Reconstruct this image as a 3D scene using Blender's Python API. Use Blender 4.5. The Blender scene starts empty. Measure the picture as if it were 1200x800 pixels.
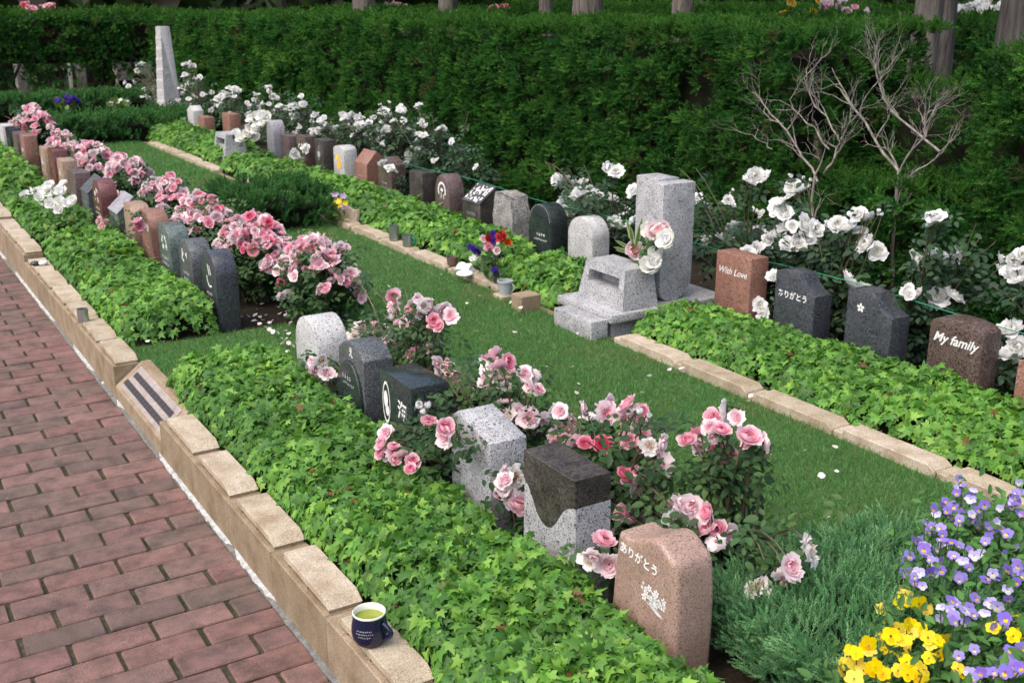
import bpy, bmesh, math, random
import numpy as np
from mathutils import Vector, Matrix

rng = np.random.default_rng(7)
random.seed(7)
sc = bpy.context.scene
COL = sc.collection
PI = math.pi

# ------------------------------------------------------------------ camera
F, H = 1290.0, 1.7                      # focal length in px of a 1200 px frame, eye height
CX, CY = 600.0, 400.0
VX, VY = -235.0, -3.0                   # vanishing point of the rows
TH = math.atan((CY - VY) / F)
YAW = math.atan((CX - VX) / math.hypot(F, CY - VY))
cam_d = bpy.data.cameras.new('camera')
cam = bpy.data.objects.new('camera', cam_d)
COL.objects.link(cam)
cam_d.sensor_width = 36.0
cam_d.lens = 36.0 * F / 1200.0
cam_d.clip_start = 0.05
cam_d.clip_end = 400.0
cam.location = (0, 0, H)
cam.rotation_euler = (PI / 2 - TH, 0, -YAW)
sc.camera = cam
cam_d.dof.use_dof = True
cam_d.dof.focus_distance = 3.0
cam_d.dof.aperture_fstop = 9.0

# ------------------------------------------------------------------ sky, sun, exposure
SUN_EL, SUN_AZ = math.radians(58), math.radians(-100)    # azimuth measured from +Y towards +X
world = bpy.data.worlds.new('World')
sc.world = world
world.use_nodes = True
wn = world.node_tree
sky = wn.nodes.new('ShaderNodeTexSky')
sky.sky_type = 'NISHITA'
sky.sun_disc = False
sky.sun_elevation = SUN_EL
sky.sun_rotation = SUN_AZ
sky.air_density = 1.0
sky.dust_density = 5.0
sky.ozone_density = 0.6
wn.links.new(sky.outputs[0], wn.nodes['Background'].inputs[0])
wn.nodes['Background'].inputs[1].default_value = 0.15
sun_d = bpy.data.lights.new('sun', 'SUN')
sun_d.energy = 0.9
sun_d.angle = math.radians(85)
sun_d.color = (1.0, 0.97, 0.92)
sun = bpy.data.objects.new('sun', sun_d)
COL.objects.link(sun)
sd = Vector((math.sin(SUN_AZ) * math.cos(SUN_EL), math.cos(SUN_AZ) * math.cos(SUN_EL), math.sin(SUN_EL)))
sun.rotation_euler = (-sd).to_track_quat('-Z', 'Y').to_euler()
sun.location = (-3, 3, 8)
vs = sc.view_settings
vs.view_transform = 'Standard'
vs.look = 'None'
vs.exposure = 0.95
vs.gamma = 1.0
vs.use_curve_mapping = False
sc.cycles.max_bounces = 6
sc.cycles.diffuse_bounces = 3
sc.cycles.glossy_bounces = 2
sc.cycles.transmission_bounces = 2
sc.cycles.use_denoising = True

# ------------------------------------------------------------------ pixel -> place
FW = np.array([math.sin(YAW) * math.cos(TH), math.cos(YAW) * math.cos(TH), -math.sin(TH)])
RT = np.array([math.cos(YAW), -math.sin(YAW), 0.0])
UP = np.cross(RT, FW)
CAM = np.array([0.0, 0.0, H])
def ray(x, y): return FW * F + RT * (x - CX) + UP * (CY - y)
def onz(x, y, z):
    r = ray(x, y); return CAM + r * ((z - H) / r[2])
def onx(x, y, X):
    r = ray(x, y); return CAM + r * (X / r[0])
def ony(x, y, Y):
    r = ray(x, y); return CAM + r * (Y / r[1])

# ------------------------------------------------------------------ object helpers
def tag(o, label=None, cat=None, group=None, kind=None):
    if label: o['label'] = label
    if cat: o['category'] = cat
    if group: o['group'] = group
    if kind: o['kind'] = kind
    return o
def thing(name, label, cat, loc=(0, 0, 0), rz=0.0, group=None):
    o = bpy.data.objects.new(name, None)
    o.empty_display_size = 0.05
    COL.objects.link(o)
    o.location = loc
    o.rotation_euler = (0, 0, rz)
    return tag(o, label, cat, group)
def link(name, me, mat=None, parent=None, loc=None, rot=None, scale=None):
    o = bpy.data.objects.new(name, me)
    COL.objects.link(o)
    if mat is not None and len(me.materials) == 0: me.materials.append(mat)
    if parent is not None: o.parent = parent
    if loc is not None: o.location = loc
    if rot is not None: o.rotation_euler = rot
    if scale is not None: o.scale = scale
    return o

def arrmesh(name, V, Fc, cols=None, smooth=False):
    """V (n,3), Fc (m,k) uniform face size, cols (n,3) point colours"""
    me = bpy.data.meshes.new(name)
    V = np.asarray(V, np.float32); Fc = np.asarray(Fc, np.int32)
    m, k = Fc.shape
    me.vertices.add(len(V)); me.vertices.foreach_set('co', V.ravel())
    me.loops.add(m * k); me.loops.foreach_set('vertex_index', Fc.ravel())
    me.polygons.add(m)
    me.polygons.foreach_set('loop_start', np.arange(0, m * k, k, dtype=np.int32))
    me.polygons.foreach_set('loop_total', np.full(m, k, np.int32))
    if smooth: me.polygons.foreach_set('use_smooth', np.ones(m, bool))
    if cols is not None:
        a = me.color_attributes.new('col', 'FLOAT_COLOR', 'POINT')
        c = np.ones((len(V), 4), np.float32); c[:, :3] = cols
        a.data.foreach_set('color', c.ravel())
    me.update(calc_edges=True)
    return me

def basis(n, t):
    """rotation matrices whose z is n and whose y is t made perpendicular; n, t (m,3)"""
    n = n / (np.linalg.norm(n, axis=1, keepdims=True) + 1e-9)
    t = t - n * np.sum(n * t, axis=1, keepdims=True)
    t = t / (np.linalg.norm(t, axis=1, keepdims=True) + 1e-9)
    x = np.cross(t, n)
    return np.stack([x, t, n], axis=2)
def rdir(m): 
    v = rng.normal(size=(m, 3)); return v / np.linalg.norm(v, axis=1, keepdims=True)
def scatter(tv, tf, P, R, S, cols=None, tcol=None):
    """many copies of a small template joined into arrays"""
    tv = np.asarray(tv, np.float32); tf = np.asarray(tf, np.int64)
    P = np.asarray(P); S = np.asarray(S)
    if S.ndim == 1: S = np.repeat(S[:, None], 3, 1)
    loc = tv[None] * S[:, None, :]
    W = np.einsum('mij,mkj->mki', R, loc) + P[:, None, :]
    n = len(tv); m = len(P)
    Fc = (tf[None] + (np.arange(m) * n)[:, None, None]).reshape(-1, tf.shape[1])
    C = None
    if cols is not None:
        C = np.repeat(cols[:, None, :], n, 1)
        if tcol is not None: C = C * np.asarray(tcol)[None, :, None]
        C = C.reshape(-1, 3)
    return W.reshape(-1, 3), Fc, C
def cat(parts):
    V, Fc, C, off = [], [], [], 0
    for v, f, c in parts:
        V.append(v); Fc.append(f + off); C.append(c); off += len(v)
    return np.concatenate(V), np.concatenate(Fc), np.concatenate(C)

def bm_mesh(bm, name, smooth=None):
    me = bpy.data.meshes.new(name)
    bmesh.ops.recalc_face_normals(bm, faces=bm.faces[:])
    bm.to_mesh(me); bm.free()
    if smooth: 
        me.shade_smooth()
        try: me.set_sharp_from_angle(angle=math.radians(smooth))
        except Exception: pass
    return me
def add_box(bm, x0, x1, y0, y1, z0, z1, bev=0.0, seg=1):
    vs_ = [bm.verts.new((x, y, z)) for x in (x0, x1) for y in (y0, y1) for z in (z0, z1)]
    q = [(0, 1, 3, 2), (4, 6, 7, 5), (0, 4, 5, 1), (2, 3, 7, 6), (0, 2, 6, 4), (1, 5, 7, 3)]
    fs = [bm.faces.new([vs_[i] for i in f]) for f in q]
    if bev > 0:
        es = list({e for f in fs for e in f.edges})
        bmesh.ops.bevel(bm, geom=es, offset=bev, segments=seg, affect='EDGES', profile=0.5)
def box_mesh(name, *a, **k):
    bm = bmesh.new(); add_box(bm, *a, **k); return bm_mesh(bm, name)
def add_prism(bm, pts, a0, a1, axis='x', bev=0.0, seg=2, edges_all=True):
    """pts: outline in the two other axes; extruded along axis"""
    def mk(p, a):
        if axis == 'x': return (a, p[0], p[1])
        if axis == 'y': return (p[0], a, p[1])
        return (p[0], p[1], a)
    A = [bm.verts.new(mk(p, a0)) for p in pts]; B = [bm.verts.new(mk(p, a1)) for p in pts]
    fa = bm.faces.new(A); fb = bm.faces.new(B[::-1]); sides = []
    n = len(pts)
    for i in range(n): sides.append(bm.faces.new((A[i], B[i], B[(i + 1) % n], A[(i + 1) % n])))
    if bev > 0:
        es = set(fa.edges) | set(fb.edges)
        if edges_all:
            for f in sides:
                for e in f.edges:
                    if len(e.link_faces) == 2 and e.link_faces[0].normal.length == 0: bm.normal_update()
            bm.normal_update()
            for f in sides:
                for e in f.edges:
                    if len(e.link_faces) == 2 and e.calc_face_angle(0) > 0.6: es.add(e)
        bmesh.ops.bevel(bm, geom=list(es), offset=bev, segments=seg, affect='EDGES', profile=0.5)
def add_tube(bm, pts, rad, n=6, cap=True):
    pts = [Vector(p) for p in pts]
    if not hasattr(rad, '__len__'): rad = [rad] * len(pts)
    rings = []
    for i, p in enumerate(pts):
        d = (pts[min(i + 1, len(pts) - 1)] - pts[max(i - 1, 0)]).normalized()
        u = d.orthogonal().normalized() if i == 0 else (u - d * u.dot(d)).normalized()
        v = d.cross(u)
        rings.append([bm.verts.new(p + (u * math.cos(2 * PI * k / n) + v * math.sin(2 * PI * k / n)) * rad[i]) for k in range(n)])
    for a, b in zip(rings, rings[1:]):
        for k in range(n): bm.faces.new((a[k], a[(k + 1) % n], b[(k + 1) % n], b[k]))
    if cap:
        bm.faces.new(rings[0][::-1]); bm.faces.new(rings[-1])
def add_lathe(bm, prof, n=24, loc=(0, 0, 0)):
    rings = []
    for r, z in prof:
        if r < 1e-5: rings.append([bm.verts.new((loc[0], loc[1], loc[2] + z))])
        else: rings.append([bm.verts.new((loc[0] + r * math.cos(2 * PI * k / n), loc[1] + r * math.sin(2 * PI * k / n), loc[2] + z)) for k in range(n)])
    for a, b in zip(rings, rings[1:]):
        for k in range(n):
            k2 = (k + 1) % n
            if len(a) == 1 and len(b) == 1: continue
            if len(a) == 1: bm.faces.new((a[0], b[k], b[k2]))
            elif len(b) == 1: bm.faces.new((a[k], a[k2], b[0]))
            else: bm.faces.new((a[k], a[k2], b[k2], b[k]))
def lathe_mesh(name, prof, n=24):
    bm = bmesh.new(); add_lathe(bm, prof, n); return bm_mesh(bm, name, 50)
def tube_mesh(name, pts, rad, n=6):
    bm = bmesh.new(); add_tube(bm, pts, rad, n); return bm_mesh(bm, name, 60)

def fbm(x, y, s=1.0, seed=0):
    """cheap smooth noise from sines, about -1..1"""
    r = np.random.default_rng(seed)
    o = np.zeros_like(np.asarray(x, float)); amp = 1.0; tot = 0
    for k in range(4):
        for j in range(3):
            a = r.uniform(0, 2 * PI); f = s * (1.9 ** k) * r.uniform(0.7, 1.3)
            o = o + amp * np.sin((x * math.cos(a) + y * math.sin(a)) * f + r.uniform(0, 6.28)); tot += amp * 0.5
        amp *= 0.55
    return o / tot

# ------------------------------------------------------------------ materials
def newmat(name):
    m = bpy.data.materials.new(name); m.use_nodes = True
    return m, m.node_tree.nodes, m.node_tree.links, m.node_tree.nodes['Principled BSDF']
def rgb(c): return (c[0], c[1], c[2], 1.0)
def wpos(N):
    g = N.new('ShaderNodeNewGeometry'); return g.outputs['Position']
def ramp(N, L, src, stops, interp='LINEAR'):
    r = N.new('ShaderNodeValToRGB'); r.color_ramp.interpolation = interp
    el = r.color_ramp.elements
    while len(el) < len(stops): el.new(0.5)
    for e, (p, c) in zip(el, stops): e.position = p; e.color = rgb(c)
    L.new(src, r.inputs[0]); return r.outputs[0]
def noise(N, L, scale, detail=4, vec=None, rough=0.55):
    n = N.new('ShaderNodeTexNoise'); n.inputs['Scale'].default_value = scale
    n.inputs['Detail'].default_value = detail; n.inputs['Roughness'].default_value = rough
    L.new(vec if vec is not None else wpos(N), n.inputs['Vector']); return n.outputs['Fac']
def mix(N, L, a, b, fac, mode='MIX'):
    m = N.new('ShaderNodeMix'); m.data_type = 'RGBA'; m.blend_type = mode
    for sock, v in ((m.inputs[6], a), (m.inputs[7], b), (m.inputs[0], fac)):
        if isinstance(v, (int, float)): sock.default_value = v
        elif isinstance(v, tuple): sock.default_value = rgb(v)
        else: L.new(v, sock)
    return m.outputs[2]
def bump(N, L, bs, src, strength, dist=0.002):
    b = N.new('ShaderNodeBump'); b.inputs['Strength'].default_value = strength; b.inputs['Distance'].default_value = dist
    L.new(src, b.inputs['Height']); L.new(b.outputs[0], bs.inputs['Normal'])

def granite(name, base, dark, light, fd=0.2, fl=0.2, scale=330, rough=0.45, stain=0.25, bmp=0.15):
    m, N, L, bs = newmat(name)
    p = wpos(N)
    v = N.new('ShaderNodeTexVoronoi'); v.inputs['Scale'].default_value = scale; L.new(p, v.inputs['Vector'])
    sep = N.new('ShaderNodeSeparateColor'); L.new(v.outputs['Color'], sep.inputs[0])
    c = ramp(N, L, sep.outputs[0], [(0.0, dark), (fd, base), (1.0 - fl, light)], 'CONSTANT')
    v2 = N.new('ShaderNodeTexVoronoi'); v2.inputs['Scale'].default_value = scale * 0.45; L.new(p, v2.inputs['Vector'])
    s2 = N.new('ShaderNodeSeparateColor'); L.new(v2.outputs['Color'], s2.inputs[0])
    k = ramp(N, L, s2.outputs[1], [(0.0, (1, 1, 1)), (fd * 0.5, (0, 0, 0))], 'CONSTANT')
    c = mix(N, L, c, dark, k)
    n = noise(N, L, 14, 6, p)
    w = ramp(N, L, n, [(0.35, (1 - stain,) * 3), (0.65, (1.0, 1.0, 1.0))])
    c = mix(N, L, c, w, 1.0, 'MULTIPLY')
    L.new(c, bs.inputs['Base Color'])
    rr = ramp(N, L, n, [(0.3, (rough * 0.8,) * 3), (0.7, (min(1, rough * 1.3),) * 3)])
    L.new(rr, bs.inputs['Roughness'])
    if bmp: bump(N, L, bs, sep.outputs[0], bmp, 0.0006)
    return m
def leafmat(name, rough=0.42, trans=0.25, spec=0.4, tboost=(1.3, 1.25, 0.6)):
    m, N, L, bs = newmat(name)
    a = N.new('ShaderNodeAttribute'); a.attribute_name = 'col'
    L.new(a.outputs['Color'], bs.inputs['Base Color'])
    bs.inputs['Roughness'].default_value = rough
    bs.inputs['Specular IOR Level'].default_value = spec
    t = N.new('ShaderNodeBsdfTranslucent')
    L.new(mix(N, L, a.outputs['Color'], tboost, 1.0, 'MULTIPLY'), t.inputs['Color'])
    ms = N.new('ShaderNodeMixShader'); ms.inputs[0].default_value = trans
    L.new(bs.outputs[0], ms.inputs[1]); L.new(t.outputs[0], ms.inputs[2])
    L.new(ms.outputs[0], N['Material Output'].inputs['Surface'])
    return m
def petalmat(name, hue=0.0, rough=0.6, trans=0.3):
    m, N, L, bs = newmat(name)
    a = N.new('ShaderNodeAttribute'); a.attribute_name = 'col'
    oi = N.new('ShaderNodeObjectInfo')
    hs = N.new('ShaderNodeHueSaturation')
    mr = N.new('ShaderNodeMapRange'); mr.inputs[3].default_value = 1.0 - hue; mr.inputs[4].default_value = 1.0 + hue
    L.new(oi.outputs['Random'], mr.inputs[0]); L.new(mr.outputs[0], hs.inputs['Saturation'])
    L.new(a.outputs['Color'], hs.inputs['Color'])
    L.new(hs.outputs[0], bs.inputs['Base Color'])
    bs.inputs['Roughness'].default_value = rough
    bs.inputs['Specular IOR Level'].default_value = 0.2
    t = N.new('ShaderNodeBsdfTranslucent'); L.new(hs.outputs[0], t.inputs['Color'])
    ms = N.new('ShaderNodeMixShader'); ms.inputs[0].default_value = trans
    L.new(bs.outputs[0], ms.inputs[1]); L.new(t.outputs[0], ms.inputs[2])
    L.new(ms.outputs[0], N['Material Output'].inputs['Surface'])
    return m
def plain(name, c, rough=0.5, metal=0.0, var=0.0, scale=30, spec=0.5, bmp=0.0):
    m, N, L, bs = newmat(name)
    bs.inputs['Base Color'].default_value = rgb(c)
    bs.inputs['Roughness'].default_value = rough
    bs.inputs['Metallic'].default_value = metal
    bs.inputs['Specular IOR Level'].default_value = spec
    if var:
        n = noise(N, L, scale, 6)
        c2 = ramp(N, L, n, [(0.3, tuple(x * (1 - var) for x in c)), (0.7, tuple(min(1, x * (1 + var)) for x in c))])
        L.new(c2, bs.inputs['Base Color'])
        if bmp: bump(N, L, bs, n, bmp, 0.004)
    return m

def brick_material():
    m, N, L, bs = newmat('clay_brick')
    oi = N.new('ShaderNodeObjectInfo')
    c = ramp(N, L, oi.outputs['Random'], [(0.0, (0.142, 0.078, 0.068)), (0.3, (0.170, 0.100, 0.088)), (0.5, (0.112, 0.078, 0.066)), (0.75, (0.155, 0.084, 0.078)), (1.0, (0.098, 0.070, 0.060))])
    n1 = noise(N, L, 13, 8, rough=0.65)
    c = mix(N, L, c, ramp(N, L, n1, [(0.34, (0.55, 0.60, 0.58)), (0.5, (0.95, 0.95, 0.94)), (0.66, (1.25, 1.2, 1.18))]), 1.0, 'MULTIPLY')
    n2 = noise(N, L, 420, 2)
    c = mix(N, L, c, ramp(N, L, n2, [(0.28, (0.62, 0.62, 0.62)), (0.5, (1, 1, 1)), (0.66, (1.45, 1.5, 1.5))]), 1.0, 'MULTIPLY')
    n3 = noise(N, L, 38, 5)
    c = mix(N, L, c, (0.34, 0.27, 0.24), ramp(N, L, n3, [(0.66, (0, 0, 0)), (0.78, (0.5, 0.5, 0.5))]))
    L.new(c, bs.inputs['Base Color']); bs.inputs['Roughness'].default_value = 0.8
    bs.inputs['Specular IOR Level'].default_value = 0.3
    bump(N, L, bs, n2, 0.5, 0.0016)
    return m
def sandstone(name, base):
    m, N, L, bs = newmat(name)
    oi = N.new('ShaderNodeObjectInfo')
    p = wpos(N)
    v = N.new('ShaderNodeTexVoronoi'); v.inputs['Scale'].default_value = 420; L.new(p, v.inputs['Vector'])
    sep = N.new('ShaderNodeSeparateColor'); L.new(v.outputs['Color'], sep.inputs[0])
    d = tuple(x * 0.62 for x in base); l = tuple(min(1, x * 1.3) for x in base)
    c = ramp(N, L, sep.outputs[0], [(0.0, d), (0.16, base), (0.78, l)], 'CONSTANT')
    c = mix(N, L, c, ramp(N, L, oi.outputs['Random'], [(0.0, (0.88, 0.86, 0.82)), (0.5, (1, 0.98, 0.95)), (1.0, (1.08, 1.06, 1.08))]), 1.0, 'MULTIPLY')
    n = noise(N, L, 11, 7, p)
    c = mix(N, L, c, ramp(N, L, n, [(0.3, (0.66, 0.6, 0.52)), (0.6, (1, 1, 1))]), 1.0, 'MULTIPLY')
    L.new(c, bs.inputs['Base Color']); bs.inputs['Roughness'].default_value = 0.85
    bump(N, L, bs, sep.outputs[0], 0.3, 0.001)
    return m
def ground_material(name, a, b, scale, bmp=0.6):
    m, N, L, bs = newmat(name)
    n = noise(N, L, scale, 8)
    n2 = noise(N, L, scale * 9, 4)
    c = ramp(N, L, n, [(0.3, a), (0.7, b)])
    c = mix(N, L, c, ramp(N, L, n2, [(0.3, (0.6,) * 3), (0.7, (1.3,) * 3)]), 1.0, 'MULTIPLY')
    L.new(c, bs.inputs['Base Color']); bs.inputs['Roughness'].default_value = 0.95
    bs.inputs['Specular IOR Level'].default_value = 0.15
    bump(N, L, bs, n2, bmp, 0.01)
    return m
def bark_material(name, a, b):
    m, N, L, bs = newmat(name)
    mp = N.new('ShaderNodeMapping'); mp.inputs['Scale'].default_value = (1, 1, 0.12)
    L.new(wpos(N), mp.inputs[0])
    n = noise(N, L, 45, 7, mp.outputs[0])
    L.new(ramp(N, L, n, [(0.3, a), (0.68, b)]), bs.inputs['Base Color'])
    bs.inputs['Roughness'].default_value = 0.95
    bump(N, L, bs, n, 0.9, 0.02)
    return m

M = {}
M['brick'] = brick_material()
M['kerb'] = sandstone('kerb_sandstone', (0.265, 0.208, 0.140))
M['kerb_cap'] = sandstone('cap_sandstone', (0.405, 0.348, 0.268))
M['soil'] = ground_material('dark_soil', (0.014, 0.011, 0.008), (0.036, 0.027, 0.02), 12)
M['joint'] = ground_material('sandy_joint', (0.022, 0.032, 0.012), (0.075, 0.065, 0.045), 9, 0.3)
M['lawn'] = ground_material('turf_base', (0.045, 0.10, 0.028), (0.07, 0.13, 0.04), 8)
M['earth'] = ground_material('woodland_floor', (0.03, 0.035, 0.015), (0.06, 0.05, 0.03), 3)
M['mortar'] = ground_material('white_mortar', (0.26, 0.265, 0.26), (0.58, 0.58, 0.565), 40, 0.5)
M['mortar_grey'] = ground_material('grey_mortar', (0.10, 0.10, 0.095), (0.22, 0.22, 0.21), 40, 0.5)
M['leaf'] = leafmat('leaf', 0.5, 0.24, 0.22)
M['ivy'] = leafmat('ivy_leaf', 0.45, 0.30, 0.28)
M['needle'] = leafmat('needle', 0.7, 0.25, 0.08)
M['grass'] = leafmat('grass_blade', 0.5, 0.42, 0.3, (1.2, 1.2, 0.8))
M['pink'] = petalmat('pink_petal', 0.15, trans=0.42)
M['white'] = petalmat('white_petal', 0.0, trans=0.42)
M['flower'] = petalmat('garden_petal', 0.12)
M['stem'] = plain('green_stem', (0.07, 0.10, 0.035), 0.6, var=0.3)
M['cane'] = plain('rose_cane', (0.085, 0.075, 0.04), 0.7, var=0.4)
M['deadwood'] = bark_material('dead_wood', (0.10, 0.085, 0.075), (0.34, 0.31, 0.275))
M['bark'] = bark_material('tree_bark', (0.055, 0.045, 0.038), (0.19, 0.165, 0.145))
M['twig'] = bark_material('hedge_twig', (0.03, 0.022, 0.016), (0.10, 0.075, 0.055))
M['hedge_core'] = ground_material('hedge_core_fill', (0.006, 0.008, 0.004), (0.018, 0.02, 0.010), 14)  # near-black green fill for the solid boxes inside the hedges
M['ink'] = plain('white_inlay', (0.70, 0.70, 0.69), 0.7, var=0.12, scale=60)
M['ink_grey'] = plain('grey_inlay', (0.42, 0.44, 0.45), 0.6)
M['ink_orange'] = plain('orange_inlay', (0.85, 0.42, 0.03), 0.6)
M['ink_yellow'] = plain('yellow_inlay', (0.80, 0.58, 0.08), 0.6)
M['ink_dark'] = plain('dark_lettering', (0.035, 0.028, 0.03), 0.5)
G = {}
G['pale'] = granite('pale_grey_granite', (0.46, 0.455, 0.455), (0.16, 0.16, 0.165), (0.60, 0.595, 0.595), 0.12, 0.35, 430, 0.55, 0.2)
G['pink'] = granite('pink_brown_granite', (0.33, 0.215, 0.17), (0.18, 0.12, 0.098), (0.43, 0.31, 0.255), 0.17, 0.25, 560, 0.42, 0.15)
G['grey'] = granite('grey_granite', (0.36, 0.36, 0.375), (0.10, 0.10, 0.11), (0.52, 0.52, 0.535), 0.16, 0.35, 430, 0.55, 0.25)
G['darkgrey'] = granite('dark_grey_granite', (0.085, 0.095, 0.10), (0.02, 0.022, 0.025), (0.20, 0.21, 0.22), 0.3, 0.25, 520, 0.35, 0.15)
G['blackgreen'] = granite('polished_green_black_granite', (0.030, 0.042, 0.042), (0.010, 0.014, 0.014), (0.07, 0.085, 0.085), 0.3, 0.12, 520, 0.2, 0.15, 0.03)
G['black'] = granite('polished_black_granite', (0.022, 0.026, 0.032), (0.008, 0.009, 0.011), (0.07, 0.075, 0.085), 0.3, 0.14, 460, 0.22, 0.15, 0.03)
G['slate'] = granite('blue_black_granite', (0.046, 0.052, 0.063), (0.018, 0.021, 0.026), (0.13, 0.14, 0.155), 0.3, 0.2, 480, 0.28, 0.15, 0.05)
G['brownblack'] = granite('dark_brown_veined_granite', (0.070, 0.060, 0.054), (0.028, 0.024, 0.022), (0.14, 0.122, 0.11), 0.3, 0.15, 420, 0.34, 0.45, 0.03)
G['brown'] = granite('brown_granite', (0.115, 0.078, 0.068), (0.04, 0.028, 0.025), (0.20, 0.15, 0.135), 0.3, 0.2, 420, 0.28, 0.2, 0.04)
G['redbrown'] = granite('red_brown_granite', (0.26, 0.125, 0.09), (0.09, 0.045, 0.035), (0.36, 0.20, 0.155), 0.2, 0.2, 420, 0.5, 0.15)
G['redrose'] = granite('deep_red_granite', (0.16, 0.055, 0.055), (0.05, 0.02, 0.02), (0.25, 0.11, 0.10), 0.25, 0.18, 420, 0.25, 0.15, 0.04)
G['tan'] = granite('tan_granite', (0.33, 0.22, 0.155), (0.13, 0.085, 0.06), (0.46, 0.34, 0.26), 0.16, 0.22, 420, 0.45, 0.15)
G['mauve'] = granite('mauve_brown_granite', (0.15, 0.10, 0.10), (0.05, 0.035, 0.036), (0.24, 0.18, 0.18), 0.3, 0.2, 420, 0.3, 0.2, 0.04)
G['green'] = granite('grey_green_granite', (0.11, 0.145, 0.135), (0.04, 0.055, 0.05), (0.2, 0.24, 0.23), 0.25, 0.2, 420, 0.25, 0.15, 0.04)
G['lav'] = granite('lavender_grey_granite', (0.34, 0.33, 0.37), (0.12, 0.12, 0.14), (0.48, 0.47, 0.52), 0.2, 0.25, 420, 0.3, 0.1, 0.03)
G['rough'] = granite('rough_grey_granite', (0.30, 0.285, 0.27), (0.10, 0.095, 0.09), (0.48, 0.46, 0.44), 0.2, 0.25, 300, 0.7, 0.45, 0.5)

# ------------------------------------------------------------------ levels and lines of the place
LAWN = 0.15
KX = 0.915            # front of the kerb along the path
X1, X2 = 1.49, 3.57   # fronts of the two rows of headstones

# ------------------------------------------------------------------ ground
tag(link('ground', box_mesh('ground', -60, 120, -40, 140, -0.30, -0.06), M['earth']), kind='structure')
bm = bmesh.new(); add_box(bm, 1.083, 5.9, -2, 19.5, -0.05, LAWN - 0.012)
for y0, y1 in ((-2, 4.055), (4.805, 19.5)): add_box(bm, 1.0, 1.0829, y0, y1, -0.05, LAWN - 0.012)
tag(link('soil_bed', bm_mesh(bm, 'soil_bed'), M['soil']), kind='structure')
def sheet(name, x0, x1, y0, y1, z, mat, nx=2, ny=2):
    xs = np.linspace(x0, x1, nx); ys = np.linspace(y0, y1, ny)
    X, Y = np.meshgrid(xs, ys); V = np.stack([X.ravel(), Y.ravel(), np.full(X.size, z)], 1)
    Fc = [(j * nx + i, j * nx + i + 1, (j + 1) * nx + i + 1, (j + 1) * nx + i) for j in range(ny - 1) for i in range(nx - 1)]
    return link(name, arrmesh(name, V, Fc), mat)
lawn = bpy.data.objects.new('lawn', None); 
bm = bmesh.new()
for (x0, x1, y0, y1) in ((2.10, 3.02, 1.75, 15.6), (1.02, 2.10, 4.38, 5.06)):
    vv = [bm.verts.new(p) for p in ((x0, y0, LAWN), (x1, y0, LAWN), (x1, y1, LAWN), (x0, y1, LAWN))]
    bm.faces.new(vv)
bpy.data.objects.remove(lawn)
tag(link('lawn', bm_mesh(bm, 'lawn'), M['lawn']), kind='structure')

# ------------------------------------------------------------------ brick path
path = tag(link('path', box_mesh('path', -3.2, KX + 0.05, -1.0, 22, -0.055, -0.010), M['joint']), kind='structure')
BL, BW, PX, PY = 0.211, 0.1015, 0.222, 0.1073
bvar = []
for k in range(6):
    bm = bmesh.new()
    add_box(bm, -BL / 2, BL / 2, -BW / 2, BW / 2, -0.05, 0.0, 0.0045)
    for v in bm.verts: v.co += Vector((random.uniform(-1, 1) * 0.0012, random.uniform(-1, 1) * 0.0012, random.uniform(-1, 1) * 0.0008))
    bvar.append(bm_mesh(bm, 'brick')); bvar[-1].materials.append(M['brick'])
half = box_mesh('brick_half', -BL / 4 + 0.003, BL / 4 - 0.003, -BW / 2, BW / 2, -0.05, 0.0, bev=0.0045); half.materials.append(M['brick'])
places = []
for j in range(-16, 80):
    y = 2.736 + j * PY
    off = 0.0 if j % 2 == 0 else PX / 2
    for i in range(-9, 2):
        xc = 0.795 + off + i * PX
        w = 1
        if xc + BL / 2 > 0.905: 
            if j % 2 == 0: continue
            xc = xc - PX / 4 ; w = 0
            if xc + BL / 4 > 0.91: continue
        places.append((xc, y, w))
def inview(x, y):
    d = np.array([x, y, 0]) - CAM; w = d @ FW
    if w <= 0.2: return False
    u = CX + F * (d @ RT) / w; v = CY - F * (d @ UP) / w
    return -90 < u and v < 880
vis = [p for p in places if inview(p[0], p[1])]
vis.sort(key=lambda p: p[1])
own = vis[:298]; owns = set(own)
for (x, y, w) in own:
    o = link('brick', random.choice(bvar) if w else half, None, path, (x + random.gauss(0, 0.0012), y + random.gauss(0, 0.001), random.gauss(0, 0.0014)),
             (random.gauss(0, 0.006), random.gauss(0, 0.006), random.gauss(0, 0.005) + (PI if random.random() < 0.5 else 0)))
bm = bmesh.new()
for (x, y, w) in places:
    if (x, y, w) in owns or y > 11 or x < -1.6: continue
    hw = BL / 2 if w else BL / 4 - 0.003
    add_box(bm, x - hw, x + hw, y - BW / 2, y + BW / 2, -0.05, random.gauss(0, 0.001))
if len(bm.verts):
    tag(link('far_bricks', bm_mesh(bm, 'far_bricks'), M['brick'], path), kind='stuff')
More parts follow.
